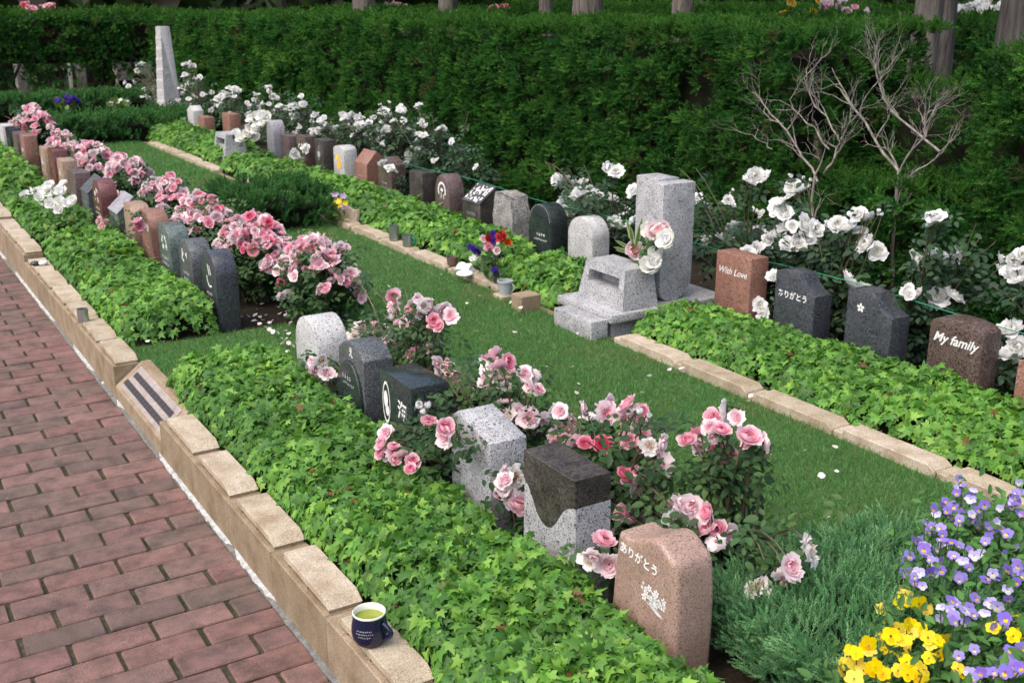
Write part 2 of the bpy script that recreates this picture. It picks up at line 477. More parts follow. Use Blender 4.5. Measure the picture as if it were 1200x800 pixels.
# mortar strip at the kerb foot: broken white fillet
def strip_mesh(y0, y1, xa, xb, z, seed):
    r = random.Random(seed); n = max(4, int((y1 - y0) / 0.02))
    V, Fc = [], []
    for i in range(n + 1):
        y = y0 + (y1 - y0) * i / n
        e = min(i, n - i) / 3.0; e = min(1, e)
        a = xa + (r.random() * 0.0035) + (1 - e) * 0.012; h = z + r.uniform(-0.0015, 0.0025)
        V += [(a, y, -0.004), (a + 0.003, y, h), (xb, y, h + 0.003)]
    for i in range(n):
        for k in range(2): Fc.append((i * 3 + k, i * 3 + k + 1, (i + 1) * 3 + k + 1, (i + 1) * 3 + k))
    return arrmesh('mortar_fillet', V, Fc)
fil = tag(link('mortar_strip', strip_mesh(0.5, 12, 0.897, KX + 0.004, 0.001, 1), M['mortar_grey']), kind='structure')
for k, (a, b) in enumerate(((2.80, 3.18), (3.20, 4.10), (4.66, 4.80), (5.05, 5.09), (5.25, 5.75), (6.25, 7.6), (8.0, 9.0))):
    link('mortar_fillet', strip_mesh(a, b, 0.899, KX + 0.001, 0.006, 5 + k), M['mortar'], fil)

# ------------------------------------------------------------------ kerb along the path
bm = bmesh.new(); add_box(bm, KX + 0.012, 1.02, -1, 4.05, -0.05, 0.12); add_box(bm, KX + 0.012, 1.02, 4.81, 14, -0.05, 0.12)
kerb = tag(link('kerb', bm_mesh(bm, 'kerb'), M['kerb']), kind='structure')
def kerb_unit(y0, L, ztop, zb=0.156, parent=kerb, x0=KX, x1=1.03):
    base = box_mesh('kerb_stone', x0, x1, y0 + 0.0015, y0 + L - 0.0015, -0.03, zb + ztop, bev=0.003)
    b = link('kerb_stone', base, M['kerb'], parent)
    cl = L - 0.075
    bm = bmesh.new()
    z0 = zb + ztop + 0.010
    add_prism(bm, [(y0 + 0.004, z0), (y0 + 0.006, z0 + 0.001), (y0 + 0.044, z0 + 0.022), (y0 + cl, z0 + 0.022), (y0 + cl, z0)], x0 + 0.013, x1 - 0.004, 'x', 0.0018, 1)
    c = link('cap_stone', bm_mesh(bm, 'cap_stone'), M['kerb_cap'], b)
    bm = bmesh.new()
    for a, e in ((0.006, 0.03), (cl * 0.48, cl * 0.52), (cl - 0.035, cl - 0.002)):
        add_box(bm, x0 + 0.014, x1 - 0.01, y0 + a, y0 + e, zb + ztop - 0.002, z0 + 0.001)
    add_box(bm, x0 + 0.05, x1 - 0.012, y0 + 0.02, y0 + cl - 0.01, zb + ztop - 0.002, z0 + 0.001)
    link('cap_bed', bm_mesh(bm, 'cap_bed'), M['kerb'], b)
Y = 2.0 - 0.41 * 4
for k in range(9):
    kerb_unit(Y, 0.41, 0.0); Y += 0.41
# Y = 4.05 : sloping stone with a lettered plate
PL0, PL1 = 4.06, 4.80
bm = bmesh.new(); add_prism(bm, [(KX, -0.03), (KX, 0.070), (KX + 0.120, 0.165), (KX + 0.160, 0.165), (KX + 0.160, -0.03)], PL0, PL1, 'y', 0.003, 1)
sl = link('kerb_stone', bm_mesh(bm, 'kerb_stone'), M['kerb'], kerb); sl['label'] = 'sloping kerb stone with a lettered plate'
ang = math.atan2(0.095, 0.120)
def onslope(t, y, lift):   # t along the slope from its foot
    return (KX + t * math.cos(ang) - lift * math.sin(ang), y, 0.070 + t * math.sin(ang) + lift * math.cos(ang))
V, Fc = [], []
def slope_quad(t0, t1, y0, y1, lift):
    n = len(V); V.extend([onslope(t0, y0, lift), onslope(t0, y1, lift), onslope(t1, y1, lift), onslope(t1, y0, lift)]); Fc.append((n, n + 1, n + 2, n + 3))
slope_quad(0.016, 0.138, PL0 + 0.05, PL1 - 0.05, 0.0022)
link('plate', arrmesh('plate', V, Fc), granite('plate_granite', (0.32, 0.27, 0.245), (0.22, 0.19, 0.17), (0.40, 0.35, 0.32), 0.2, 0.3, 420, 0.6), sl)
V, Fc = [], []
r_ = random.Random(3)
for t0 in (0.034, 0.084):
    y = PL0 + 0.085
    while y < PL1 - 0.10:
        w = r_.uniform(0.03, 0.06)
        slope_quad(t0, t0 + 0.026, y, y + w, 0.0045); y += w + 0.0025
link('lettering', arrmesh('lettering', V, Fc), M['ink_dark'], sl)
Y = 4.81
for k in range(18):
    L_ = 0.39
    kerb_unit(Y, L_, 0.0 if Y < 7.1 else (0.045 if Y < 8.3 else 0.07)); Y += L_

# kerb of the rear bed
kerb2 = tag(link('rear_kerb', box_mesh('rear_kerb', 3.02, 3.085, 1.0, 13.4, 0.05, 0.14), M['kerb']), kind='structure')
def rear_unit(y0, L, lift=0.0, rz=0.0):
    bm = bmesh.new()
    z1 = LAWN + 0.042 + lift
    add_prism(bm, [(y0, 0.08), (y0, z1 - 0.018), (y0 + 0.03, z1), (y0 + L - 0.05, z1), (y0 + L - 0.045, z1 - 0.016), (y0 + L - 0.002, z1 - 0.016), (y0 + L - 0.002, 0.08)], 3.005 + rz, 3.105 + rz, 'x', 0.004, 1)
    link('kerb_stone', bm_mesh(bm, 'kerb_stone'), M['kerb_cap'], kerb2)
Y = 1.25
while Y < 3.9:
    rear_unit(Y, 0.45, random.uniform(-0.004, 0.004), random.uniform(-0.004, 0.004)); Y += 0.452
for y0, y1 in ((5.02, 5.6), (5.62, 6.1), (6.12, 6.55), (6.57, 7.0), (7.02, 7.5), (7.9, 8.4), (8.42, 8.95), (8.97, 9.5), (10.15, 10.7), (10.72, 11.3), (11.32, 11.9), (11.92, 12.5)):
    rear_unit(y0, y1 - y0, random.uniform(-0.006, 0.004), random.uniform(-0.006, 0.006))

# ------------------------------------------------------------------ lettering on the front faces
ROTF = Matrix(((0, 0, -1), (-1, 0, 0), (0, 1, 0))).to_euler()     # text x -> -Y, text y -> +Z, normal -> -X
def text_mesh(s, size, shear=0.0, extr=0.0004, spacing=1.0, bold=0.0):
    cu = bpy.data.curves.new('lettering', 'FONT')
    cu.body = s; cu.size = size; cu.shear = shear; cu.align_x = 'CENTER'; cu.align_y = 'CENTER'
    cu.extrude = extr; cu.space_character = spacing; cu.offset = bold; cu.resolution_u = 3
    o = bpy.data.objects.new('tmp_text', cu); COL.objects.link(o)
    dg = bpy.context.evaluated_depsgraph_get(); dg.update()
    me = bpy.data.meshes.new_from_object(o.evaluated_get(dg))
    bpy.data.objects.remove(o); bpy.data.curves.remove(cu)
    me.name = 'lettering'; me.materials.clear()
    return me
def put_text(root, s, size, y, z, mat='ink', shear=0.0, x=-0.0012, spacing=1.0, bold=0.0, rot=0.0, sx=1.0):
    me = text_mesh(s, size, shear, spacing=spacing, bold=bold)
    o = link('lettering', me, M[mat], root)
    o.location = (x, y, z)
    m = ROTF.to_matrix() @ Matrix.Rotation(rot, 3, 'Z')
    o.rotation_euler = m.to_euler(); o.scale = (sx, 1, 1)
    return o
class Flat:
    """flat shapes lying on a front face: u to the viewer's right, v up"""
    def __init__(s): s.V, s.F = [], []
    def poly(s, pts):
        n = len(s.V); s.V += [(-0.0015, -u, v) for u, v in pts]; s.F.append(list(range(n, n + len(pts))))
    def bar(s, u0, v0, u1, v1, w):
        d = math.hypot(u1 - u0, v1 - v0) or 1e-6; a, b = -(v1 - v0) / d * w / 2, (u1 - u0) / d * w / 2
        s.poly([(u0 + a, v0 + b), (u0 - a, v0 - b), (u1 - a, v1 - b), (u1 + a, v1 + b)])
    def disc(s, u, v, r, n=10, e=1.0, rot=0.0):
        s.poly([(u + math.cos(rot) * r * math.cos(2 * PI * k / n) - math.sin(rot) * r * e * math.sin(2 * PI * k / n),
                 v + math.sin(rot) * r * math.cos(2 * PI * k / n) + math.cos(rot) * r * e * math.sin(2 * PI * k / n)) for k in range(n)])
    def flower(s, u, v, r, n=5, rot=0.0):
        for k in range(n):
            a = rot + 2 * PI * k / n
            s.disc(u + math.cos(a) * r * 0.58, v + math.sin(a) * r * 0.58, r * 0.44, 7, 0.7, a)
    def ring(s, u, v, r, w, a0=0.0, a1=2 * PI, n=16, e=1.0):
        for k in range(n):
            p, q = a0 + (a1 - a0) * k / n, a0 + (a1 - a0) * (k + 1) / n
            s.poly([(u + math.cos(t) * rr, v + math.sin(t) * rr * e) for t, rr in ((p, r - w / 2), (p, r + w / 2), (q, r + w / 2), (q, r - w / 2))])
    def glyphs(s, u, v, n, size, seed=0, gap=1.15):
        """a line of small worn characters too far away to read"""
        r = random.Random(seed); w = size * 0.16
        for k in range(n):
            c = u + (k - (n - 1) / 2) * size * gap
            for q in range(r.randint(2, 3)):
                vv = v + size * r.uniform(-0.42, 0.42); s.bar(c - size * r.uniform(0.25, 0.42), vv, c + size * r.uniform(0.25, 0.42), vv + size * r.uniform(-0.08, 0.08), w)
            uu = c + size * r.uniform(-0.25, 0.25); s.bar(uu, v - size * 0.45, uu + size * r.uniform(-0.1, 0.1), v + size * 0.45, w)
    def obj(s, name, mat, root, dx=0.0):
        me = bpy.data.meshes.new(name); me.from_pydata([(x + dx, y, z) for x, y, z in s.V], [], s.F); me.update()
        o = link(name, me, M[mat] if isinstance(mat, str) else mat, root)
        if name in ('engraving', 'lettering'): o['kind'] = 'stuff'      # strokes too small to pick apart
        return o

# ------------------------------------------------------------------ headstones
HS = 'small granite headstones standing in two rows'
def arch_pts(w, h, rise, n=12, side=0.0):
    pts = [(-w / 2, 0), (w / 2, 0)]
    for k in range(n + 1):
        a = PI * k / n
        pts.append((w / 2 * math.cos(a) * (1 - side), h - rise + rise * math.sin(a)))
    return pts
def body(root, pts, d, mat, bev=0.004, seg=2, axis='x', a0=0.0, name='body', smooth=40, rng2=None):
    bm = bmesh.new()
    if axis == 'x': add_prism(bm, pts, a0, a0 + d, 'x', bev, seg)
    else: add_prism(bm, pts, -d / 2, d / 2, 'y', bev, seg)
    return link(name, bm_mesh(bm, name, smooth), G[mat] if isinstance(mat, str) else mat, root)
def stone(X, ynear, label, w=0.24, name='headstone', rz=None, base=LAWN):
    rz = random.gauss(0, 0.012) if rz is None else rz
    return thing(name, label, 'headstone', (X, ynear + w / 2, base - 0.012), rz, HS)
HH = 0.355
def rect(w, h): return [(-w / 2, 0), (w / 2, 0), (w / 2, h), (-w / 2, h)]

# --- front row, near end
t = stone(X1, 1.685, 'wavy pink granite headstone with white ありがとう and a flower spray', 0.26)
pts = []
hh = 0.365
for k in range(13):         # far side going up (S-curve), then the top wave, then the near side down
    q = k / 12; pts.append((0.142 - 0.034 * (1 - math.cos(PI * q)) / 2 - 0.004 * math.sin(2 * PI * q), hh * 0.90 * q))
for k in range(1, 16):
    q = k / 16; y = 0.108 - q * 0.226
    pts.append((y, hh * (0.90 - 0.02 * math.sin(min(1, q / 0.3) * PI) + 0.095 * math.exp(-((q - 0.64) / 0.25) ** 2) - 0.03 * max(0, q - 0.6))))
for k in range(13):
    q = 1 - k / 12; pts.append((-0.122 - 0.012 * math.sin(PI * q * 1.1) * q + 0.006 * q, hh * 0.885 * q))
b = body(t, pts[::-1], 0.115, 'pink', 0.014, 4, smooth=80)
put_text(t, 'ありがとう', 0.030, 0.022, 0.286, rot=-0.04, bold=0.0006)
fl = Flat()
r_ = random.Random(5)
for k in range(17):
    a = r_.uniform(0, 2 * PI); q = math.sqrt(r_.random()) * 0.027
    fl.flower(0.036 + q * math.cos(a) * 1.9, 0.212 + q * math.sin(a) * 0.75, r_.uniform(0.008, 0.0115), 5, r_.random() * 3)
for k in range(4): fl.bar(0.015 + 0.01 * k, 0.192, 0.060 + 0.006 * k, 0.176, 0.0022)
fl.flower(0.077, 0.224, 0.009, 4); fl.flower(-0.004, 0.222, 0.006, 5); fl.flower(0.0, 0.235, 0.005, 5)
fl.obj('engraved_flowers', 'ink', t)

t = stone(X1, 2.105, 'two-tone headstone, polished dark brown top dropping in a curve into speckled grey granite')
h = 0.385; w = 0.245
def zb(y):
    q = (y - 0.012) / 0.072
    return h - 0.078 - 0.105 * math.exp(-abs(q) ** 2.6)
n = 22
lower = [(-w / 2 - 0.006, 0), (w / 2 + 0.006, 0)] + [(w / 2 - w * k / n, zb(w / 2 - w * k / n)) for k in range(n + 1)]
upper = [(-w / 2, zb(-w / 2) + 0.0005)] + [(-w / 2 + w * k / n, zb(-w / 2 + w * k / n) + 0.0005) for k in range(1, n + 1)] + [(w / 2, h), (-w / 2, h)]
bm = bmesh.new(); add_prism(bm, lower, 0.0, 0.115, 'x', 0.002, 1, edges_all=False); link('lower_block', bm_mesh(bm, 'lower_block', 40), G['grey'], t)
bm = bmesh.new(); add_prism(bm, upper, -0.002, 0.113, 'x', 0.002, 1, edges_all=False); link('dark_top', bm_mesh(bm, 'dark_top', 40), G['brownblack'], t)

t = stone(X1, 2.53, 'light grey speckled headstone with an off-centre gabled top, no lettering')
body(t, [(-0.12, 0), (0.12, 0), (0.12, 0.345), (0.075, 0.375), (-0.12, 0.335)], 0.125, 'grey', 0.004)
fl = Flat(); fl.disc(-0.075, 0.315, 0.012, 8, 0.6, 0.4); fl.disc(-0.065, 0.300, 0.008, 8, 0.5, 1.0); fl.obj('worn_mark', G['green'], t)

t = stone(X1, 3.01, 'square dark grey stepped headstone with a white oval drawing and one large white character')
upb = body(t, [(-0.12, 0.135), (0.12, 0.135), (0.12, 0.36), (-0.12, 0.36)], 0.135, 'blackgreen', 0.003, a0=-0.012, name='upper_block')
lob = body(t, rect(0.22, 0.134), 0.10, 'darkgrey', 0.003, name='lower_block')
fl = Flat(); fl.ring(-0.068, 0.255, 0.027, 0.004, e=2.6, n=20); fl.disc(-0.072, 0.265, 0.016, 10, 2.0); fl.disc(-0.062, 0.228, 0.014, 10, 1.5); fl.obj('engraved_panel', 'ink', upb, -0.0125)
put_text(upb, '海', 0.070, -0.052, 0.255, x=-0.0135, bold=0.001)
fl = Flat(); fl.glyphs(-0.03, 0.118, 4, 0.022, 4, 1.3); fl.glyphs(-0.02, 0.085, 5, 0.016, 5, 1.2); fl.obj('lettering', 'ink_grey', lob)

t = stone(X1, 3.40, 'dark grey headstone with a raised oval disc and one white character on top')
pts = [(-0.115, 0), (0.115, 0), (0.115, 0.335), (0.06, 0.368), (0.0, 0.378), (-0.06, 0.368), (-0.115, 0.335)]
body(t, pts, 0.115, 'darkgrey', 0.004)
ov = [(0.005 + 0.108 * math.cos(2 * PI * k / 28), 0.168 + 0.142 * math.sin(2 * PI * k / 28)) for k in range(28)]
bm = bmesh.new(); add_prism(bm, ov, -0.012, 0.002, 'x', 0.003, 1, edges_all=False); ovd = link('oval_disc', bm_mesh(bm, 'oval_disc', 40), G['blackgreen'], t)
put_text(t, 'え', 0.040, -0.005, 0.338, bold=0.0008)
fl = Flat(); fl.glyphs(-0.015, 0.245, 4, 0.018, 14, 1.2); fl.glyphs(0.0, 0.222, 8, 0.012, 15, 1.1); fl.obj('lettering', 'ink_grey', ovd, -0.0125)

t = stone(X1, 3.84, 'whitish speckled round-topped headstone at the end of the near rose bed')
body(t, arch_pts(0.245, 0.365, 0.12), 0.13, 'pale', 0.005)

# --- front row beyond the strip of lawn: (y, kind, material, height, label, decoration)
front = [
 (5.12, 'arch', 'slate', 0.385, 'blue-black round-shouldered headstone with a white crescent, nearest beyond the lawn strip', 'moon'),
 (5.52, 'arch', 'darkgrey', 0.37, 'dark salt-and-pepper arched headstone with white carving, second beyond the lawn strip', 'carve'),
 (5.92, 'shoulder', 'green', 0.375, 'polished grey-green headstone with white carving and rounded near shoulder', 'carve'),
 (6.31, 'shoulder', 'redbrown', 0.39, 'reddish tan headstone with a small white flower at its corner', 'flower'),
 (6.72, 'shoulder', 'tan', 0.37, 'pale tan headstone with worn front, rounded on its near shoulder', 'text'),
 (7.14, 'slant', 'lav', 0.36, 'dark green headstone with a slanted lavender plate on top', 'none'),
 (7.60, 'arch', 'redrose', 0.40, 'deep red granite headstone with a full round top', 'carve'),
 (8.02, 'slant', 'darkgrey', 0.36, 'slate grey slant-topped headstone beside the red round-topped one', 'text'),
 (8.45, 'box', 'mauve', 0.345, 'mauve-brown headstone half under pale pink roses', 'text'),
 (8.87, 'box', 'tan', 0.38, 'light tan square headstone behind the white lilies', 'carve'),
 (9.22, 'box', 'redrose', 0.42, 'dark red square headstone squeezed between two tan ones', 'none'),
 (9.62, 'box', 'tan', 0.39, 'tan square headstone with white carving, left of the dark red one', 'carve'),
 (10.62, 'box', 'redbrown', 0.39, 'tall reddish brown square headstone near the path end', 'carve'),
 (11.06, 'box', 'mauve', 0.37, 'thin mauve headstone beside the black one', 'text'),
 (11.48, 'box', 'black', 0.37, 'black polished headstone under the farthest pink roses', 'none'),
 (11.92, 'box', 'pale', 0.36, 'pale headstone at the left edge, farthest in the front row', 'text'),
]
def make_stone(X, y, kind, mat, h, label, dec, seed, w=0.24, d=0.11, base=LAWN):
    t = stone(X, y, label, w, base=base); r = random.Random(seed)
    if kind == 'box': body(t, rect(w, h), d, mat, 0.004)
    elif kind == 'arch': body(t, arch_pts(w, h, 0.11), d, mat, 0.005)
    elif kind == 'lowarch': body(t, arch_pts(w, h, 0.035, 10), d, mat, 0.005)
    elif kind == 'tallarch': body(t, arch_pts(w, h, 0.15, 14), d, mat, 0.005)
    elif kind == 'shoulder':
        pts = [(w / 2, 0), (w / 2, h - 0.004)] + [(-w / 2 + 0.10 - 0.10 * math.sin(PI / 2 * k / 8), h - 0.10 + 0.10 * math.cos(PI / 2 * k / 8)) for k in range(9)] + [(-w / 2, 0)]
        body(t, pts, d, mat, 0.005)
    elif kind == 'scoop':
        pts = [(w / 2, 0), (w / 2, h - 0.01), (w * 0.2, h), (0.0, h - 0.004)]
        for k in range(9):
            a = PI / 2 * k / 8; pts.append((-w / 2 + 0.105 * (1 - math.sin(a)) , h - 0.085 + 0.085 * (1 - math.cos(a)) * 0 + 0.085 * (1 - math.sin(a)) ** 2.0))
        pts.append((-w / 2, 0)); body(t, pts, d, mat, 0.003)
    elif kind == 'gabledepth':     # roof whose ridge runs along the row: slanted front top
        bm = bmesh.new(); add_prism(bm, [(0, 0), (0, h - 0.10), (d * 0.75, h), (d * 1.3, h - 0.06), (d * 1.3, 0)], -w / 2, w / 2, 'y', 0.004, 1)
        link('body', bm_mesh(bm, 'body', 40), G[mat], t)
    elif kind == 'slant':
        bm = bmesh.new(); add_prism(bm, [(0, 0), (0, h - 0.10), (d, h), (d, 0)], -w / 2, w / 2, 'y', 0.003, 1)
        link('body', bm_mesh(bm, 'body', 40), G['green' if mat == 'lav' else mat], t)
        a = math.atan2(0.10, d); nl = 0.006
        q = [(-0.004 - nl * math.sin(a), h - 0.104 + nl * math.cos(a)), (d + 0.0 - nl * math.sin(a), h + nl * math.cos(a)), (d + 0.002, h - 0.001), (-0.002, h - 0.1015)]
        bm = bmesh.new(); add_prism(bm, q, -w / 2 - 0.003, w / 2 + 0.003, 'y', 0.001, 1)
        link('slanted_plate', bm_mesh(bm, 'slanted_plate', 40), G[mat], t)
    elif kind == 'gable': body(t, [(-w / 2, 0), (w / 2, 0), (w / 2, h - 0.05), (0, h), (-w / 2, h - 0.05)], d, mat, 0.004)
    f = Flat()
    if dec in ('carve', 'text'):
        if dec == 'carve':
            for k in range(7): f.disc(r.uniform(-0.05, 0.05), h * 0.74 + r.uniform(-0.035, 0.035), r.uniform(0.008, 0.02), 8, r.uniform(0.4, 1), r.random() * 3)
        for k in range(3): f.glyphs(0, h * 0.52 - 0.034 * k, r.choice((4, 5, 6)), 0.018, seed * 7 + k, 1.3)
        f.obj('engraving', 'ink' if dec == 'carve' else 'ink_grey', t)
    elif dec == 'moon':
        f.ring(0.02, h * 0.66, 0.042, 0.010, PI * 0.95, PI * 1.7, 12); f.bar(0.0, h * 0.83, 0.02, h * 0.70, 0.012); f.bar(0.028, h * 0.82, 0.045, h * 0.71, 0.010)
        for k in range(2): f.glyphs(0.0, h * 0.45 - 0.03 * k, 4 + 2 * k, 0.018, 77 + k, 1.3)
        f.obj('engraving', 'ink', t)
    elif dec == 'flower':
        f.flower(0.055, h * 0.78, 0.028, 5, 0.3); f.obj('engraved_flower', 'ink', t)
        f = Flat()
        for k in range(3): f.glyphs(0.01, h * 0.48 - 0.03 * k, 5, 0.016, 90 + k, 1.3)
        f.obj('engraving', 'ink_grey', t)
    return t
for k, (y, kind, mat, h, label, dec) in enumerate(front):
    make_stone(X1, y, kind, mat, h, label, dec, 20 + k)

# --- rear row
t = make_stone(X2, 2.03, 'box', 'redbrown', 0.30, 'reddish brown headstone cut off by the right edge of the picture', 'none', 50)
t = make_stone(X2, 2.42, 'lowarch', 'brown', 0.385, 'dark brown polished headstone with white slanted words My family', 'none', 51)
put_text(t, 'My family', 0.052, 0.0, 0.300, shear=0.32, bold=0.0010, rot=0.0)
t = make_stone(X2, 2.84, 'scoop', 'slate', 0.40, 'black headstone with scooped near corner and one small white flower emblem', 'none', 52)
fl = Flat(); fl.flower(-0.045, 0.325, 0.020, 5, 0.3); fl.obj('engraved_flower', 'ink', t)
t = make_stone(X2, 3.26, 'scoop', 'slate', 0.395, 'blue-black scooped headstone lettered ありがとう beside the reddish one', 'none', 53)
put_text(t, 'ありがとう', 0.036, 0.01, 0.285, bold=0.0008)
t = make_stone(X2, 3.66, 'box', 'redbrown', 0.40, 'reddish brown square headstone lettered With Love', 'none', 54)
put_text(t, 'With Love', 0.046, 0.005, 0.315, shear=0.35, bold=0.0002)
rear = [
 (4.92, 'arch', 'pale', 0.375, 0.24, 'pale grey round-topped headstone just left of the tall granite monument', 'none'),
 (5.34, 'arch', 'blackgreen', 0.385, 0.24, 'polished greenish black arched headstone with a short line of white text', 'line'),
 (5.77, 'rough', 'rough', 0.39, 0.24, 'rough weathered grey headstone with a dark curved mark near its foot', 'none'),
 (6.18, 'slantcarve', 'brownblack', 0.37, 0.23, 'dark headstone with a slanted top covered in white flower carving', 'text'),
 (6.59, 'tallarch', 'mauve', 0.40, 0.22, 'brown arched headstone with a white heart-shaped wreath', 'wreath'),
 (7.00, 'box', 'brownblack', 0.365, 0.20, 'plain black square headstone next to the wreath one', 'faint'),
 (7.50, 'gable', 'brown', 0.41, 0.24, 'tall dark brown gabled headstone with a white rose leaning on it', 'text'),
 (7.95, 'gabledepth', 'redbrown', 0.41, 0.23, 'copper brown headstone with a sloping roof-like lettered top', 'text'),
 (8.39, 'lowarch', 'pale', 0.40, 0.21, 'pale grey headstone with an orange butterfly', 'butterfly'),
 (8.82, 'box', 'brownblack', 0.405, 0.20, 'narrow black headstone with a framed white drawing', 'frame'),
 (9.24, 'box', 'brown', 0.395, 0.20, 'brown headstone overhung by two white roses', 'carve'),
 (9.63, 'box', 'mauve', 0.36, 0.20, 'mauve headstone almost buried in white roses', 'none'),
 (10.02, 'tallarch', 'lav', 0.46, 0.20, 'tall light grey rounded headstone behind white roses', 'none'),
 (10.90, 'slant', 'black', 0.36, 0.20, 'black slant-topped headstone far down the rear row', 'none'),
 (11.32, 'box', 'redbrown', 0.41, 0.24, 'reddish square headstone far down the rear row', 'text'),
 (12.22, 'box', 'redbrown', 0.30, 0.24, 'low reddish headstone under white roses at the far end', 'text'),
 (12.62, 'gable', 'pale', 0.39, 0.23, 'pale grey peaked headstone, last of the rear row', 'none'),
]
for k, (y, kind, mat, h, w, label, dec) in enumerate(rear):
    if kind == 'rough':
        t = stone(X2, y, label, w)
        bm = bmesh.new(); add_prism(bm, [(-w / 2, 0), (w / 2, 0), (w / 2 + 0.005, h - 0.15), (w / 2 - 0.02, h - 0.01), (0.02, h), (-w / 2 + 0.03, h - 0.015), (-w / 2 - 0.004, h - 0.12)], 0, 0.13, 'x', 0.008, 2)
        bmesh.ops.subdivide_edges(bm, edges=bm.edges[:], cuts=2, use_grid_fill=True)
        for v in bm.verts: v.co += Vector((random.gauss(0, 0.003), random.gauss(0, 0.002), random.gauss(0, 0.002)))
        link('body', bm_mesh(bm, 'body', 30), G['rough'], t)
        fl = Flat(); fl.ring(0.03, 0.10, 0.028, 0.008, 0.2, PI - 0.2, 8); fl.obj('carved_mark', 'ink_dark', t, -0.008)
    elif kind == 'slantcarve':
        t = make_stone(X2, y, 'slant', mat, h, label, dec, 60 + k, w, 0.13)
        plate = [c for c in t.children if c.name.startswith('slanted_plate')][0]
        a = math.atan2(0.10, 0.13); r = random.Random(9)
        V, Fc = [], []
        for q in range(70):
            s_, yy = r.uniform(0.01, 0.15), r.uniform(-0.10, 0.10); rr = r.uniform(0.006, 0.014)
            n0 = len(V)
            for m in range(6):
                ss, y2 = s_ + rr * math.cos(m * PI / 3), yy + rr * 0.8 * math.sin(m * PI / 3)
                V.append((ss * math.cos(a) - 0.0095 * math.sin(a) - 0.003, y2, h - 0.103 + ss * math.sin(a) + 0.0095 * math.cos(a)))
            Fc.append(tuple(range(n0, n0 + 6)))
        me = bpy.data.meshes.new('carving'); me.from_pydata(V, [], Fc); link('carving', me, M['ink'], plate)['kind'] = 'stuff'
    else:
        t = make_stone(X2, y, kind, mat, h, label, dec, 60 + k, w, 0.12)
        fl = Flat()
        if dec == 'line':
            fl.glyphs(0.01, h * 0.52, 4, 0.020, 3, 1.2); fl.glyphs(0.01, h * 0.44, 9, 0.013, 4, 1.15); fl.obj('lettering', 'ink', t)
            fl = Flat(); fl.ring(0, h - 0.11, 0.105, 0.002, 0.1, PI - 0.1, 14); fl.obj('carved_line', 'ink_grey', t)
        elif dec == 'wreath':
            fl.ring(0, h * 0.72, 0.052, 0.016, -0.6, PI + 0.6, 12); fl.disc(0, h * 0.73, 0.022, 8, 0.6); fl.bar(-0.012, h * 0.58, -0.01, h * 0.68, 0.008); fl.bar(0.03, h * 0.58, 0.02, h * 0.66, 0.008)
            for q in range(3): fl.glyphs(0, h * 0.43 - 0.032 * q, 5 - q % 2, 0.018, 41 + q, 1.3)
            fl.obj('engraving', 'ink', t)
        elif dec == 'butterfly':
            for u, v, r0, e, rt, m in ((-0.035, 0.30, 0.03, 0.6, 1.0, 'ink_yellow'), (0.015, 0.29, 0.034, 0.62, 2.0, 'ink_orange'), (-0.01, 0.24, 0.034, 0.7, 1.3, 'ink_orange'), (0.03, 0.235, 0.022, 0.7, 0.6, 'ink_orange')):
                fl = Flat(); fl.disc(u, v, r0, 12, e, rt); fl.obj('butterfly_wing', m, t, -0.0006 * (u > 0))
        elif dec == 'frame':
            fl.ring(0, h * 0.72, 0.045, 0.004, e=1.4, n=4); fl.disc(0, h * 0.70, 0.024, 8, 1.2)
            for q in range(2): fl.glyphs(0, h * 0.42 - 0.03 * q, 5, 0.015, 47 + q, 1.3)
            fl.obj('engraving', 'ink_grey', t)
        elif dec == 'faint':
            for q in range(5): fl.disc(random.uniform(-0.05, 0.05), h * 0.82 + random.uniform(-0.02, 0.02), 0.012, 7, 0.5, random.random() * 3)
            fl.glyphs(0, h * 0.45, 5, 0.014, 55, 1.3); fl.obj('engraving', G['darkgrey'], t)

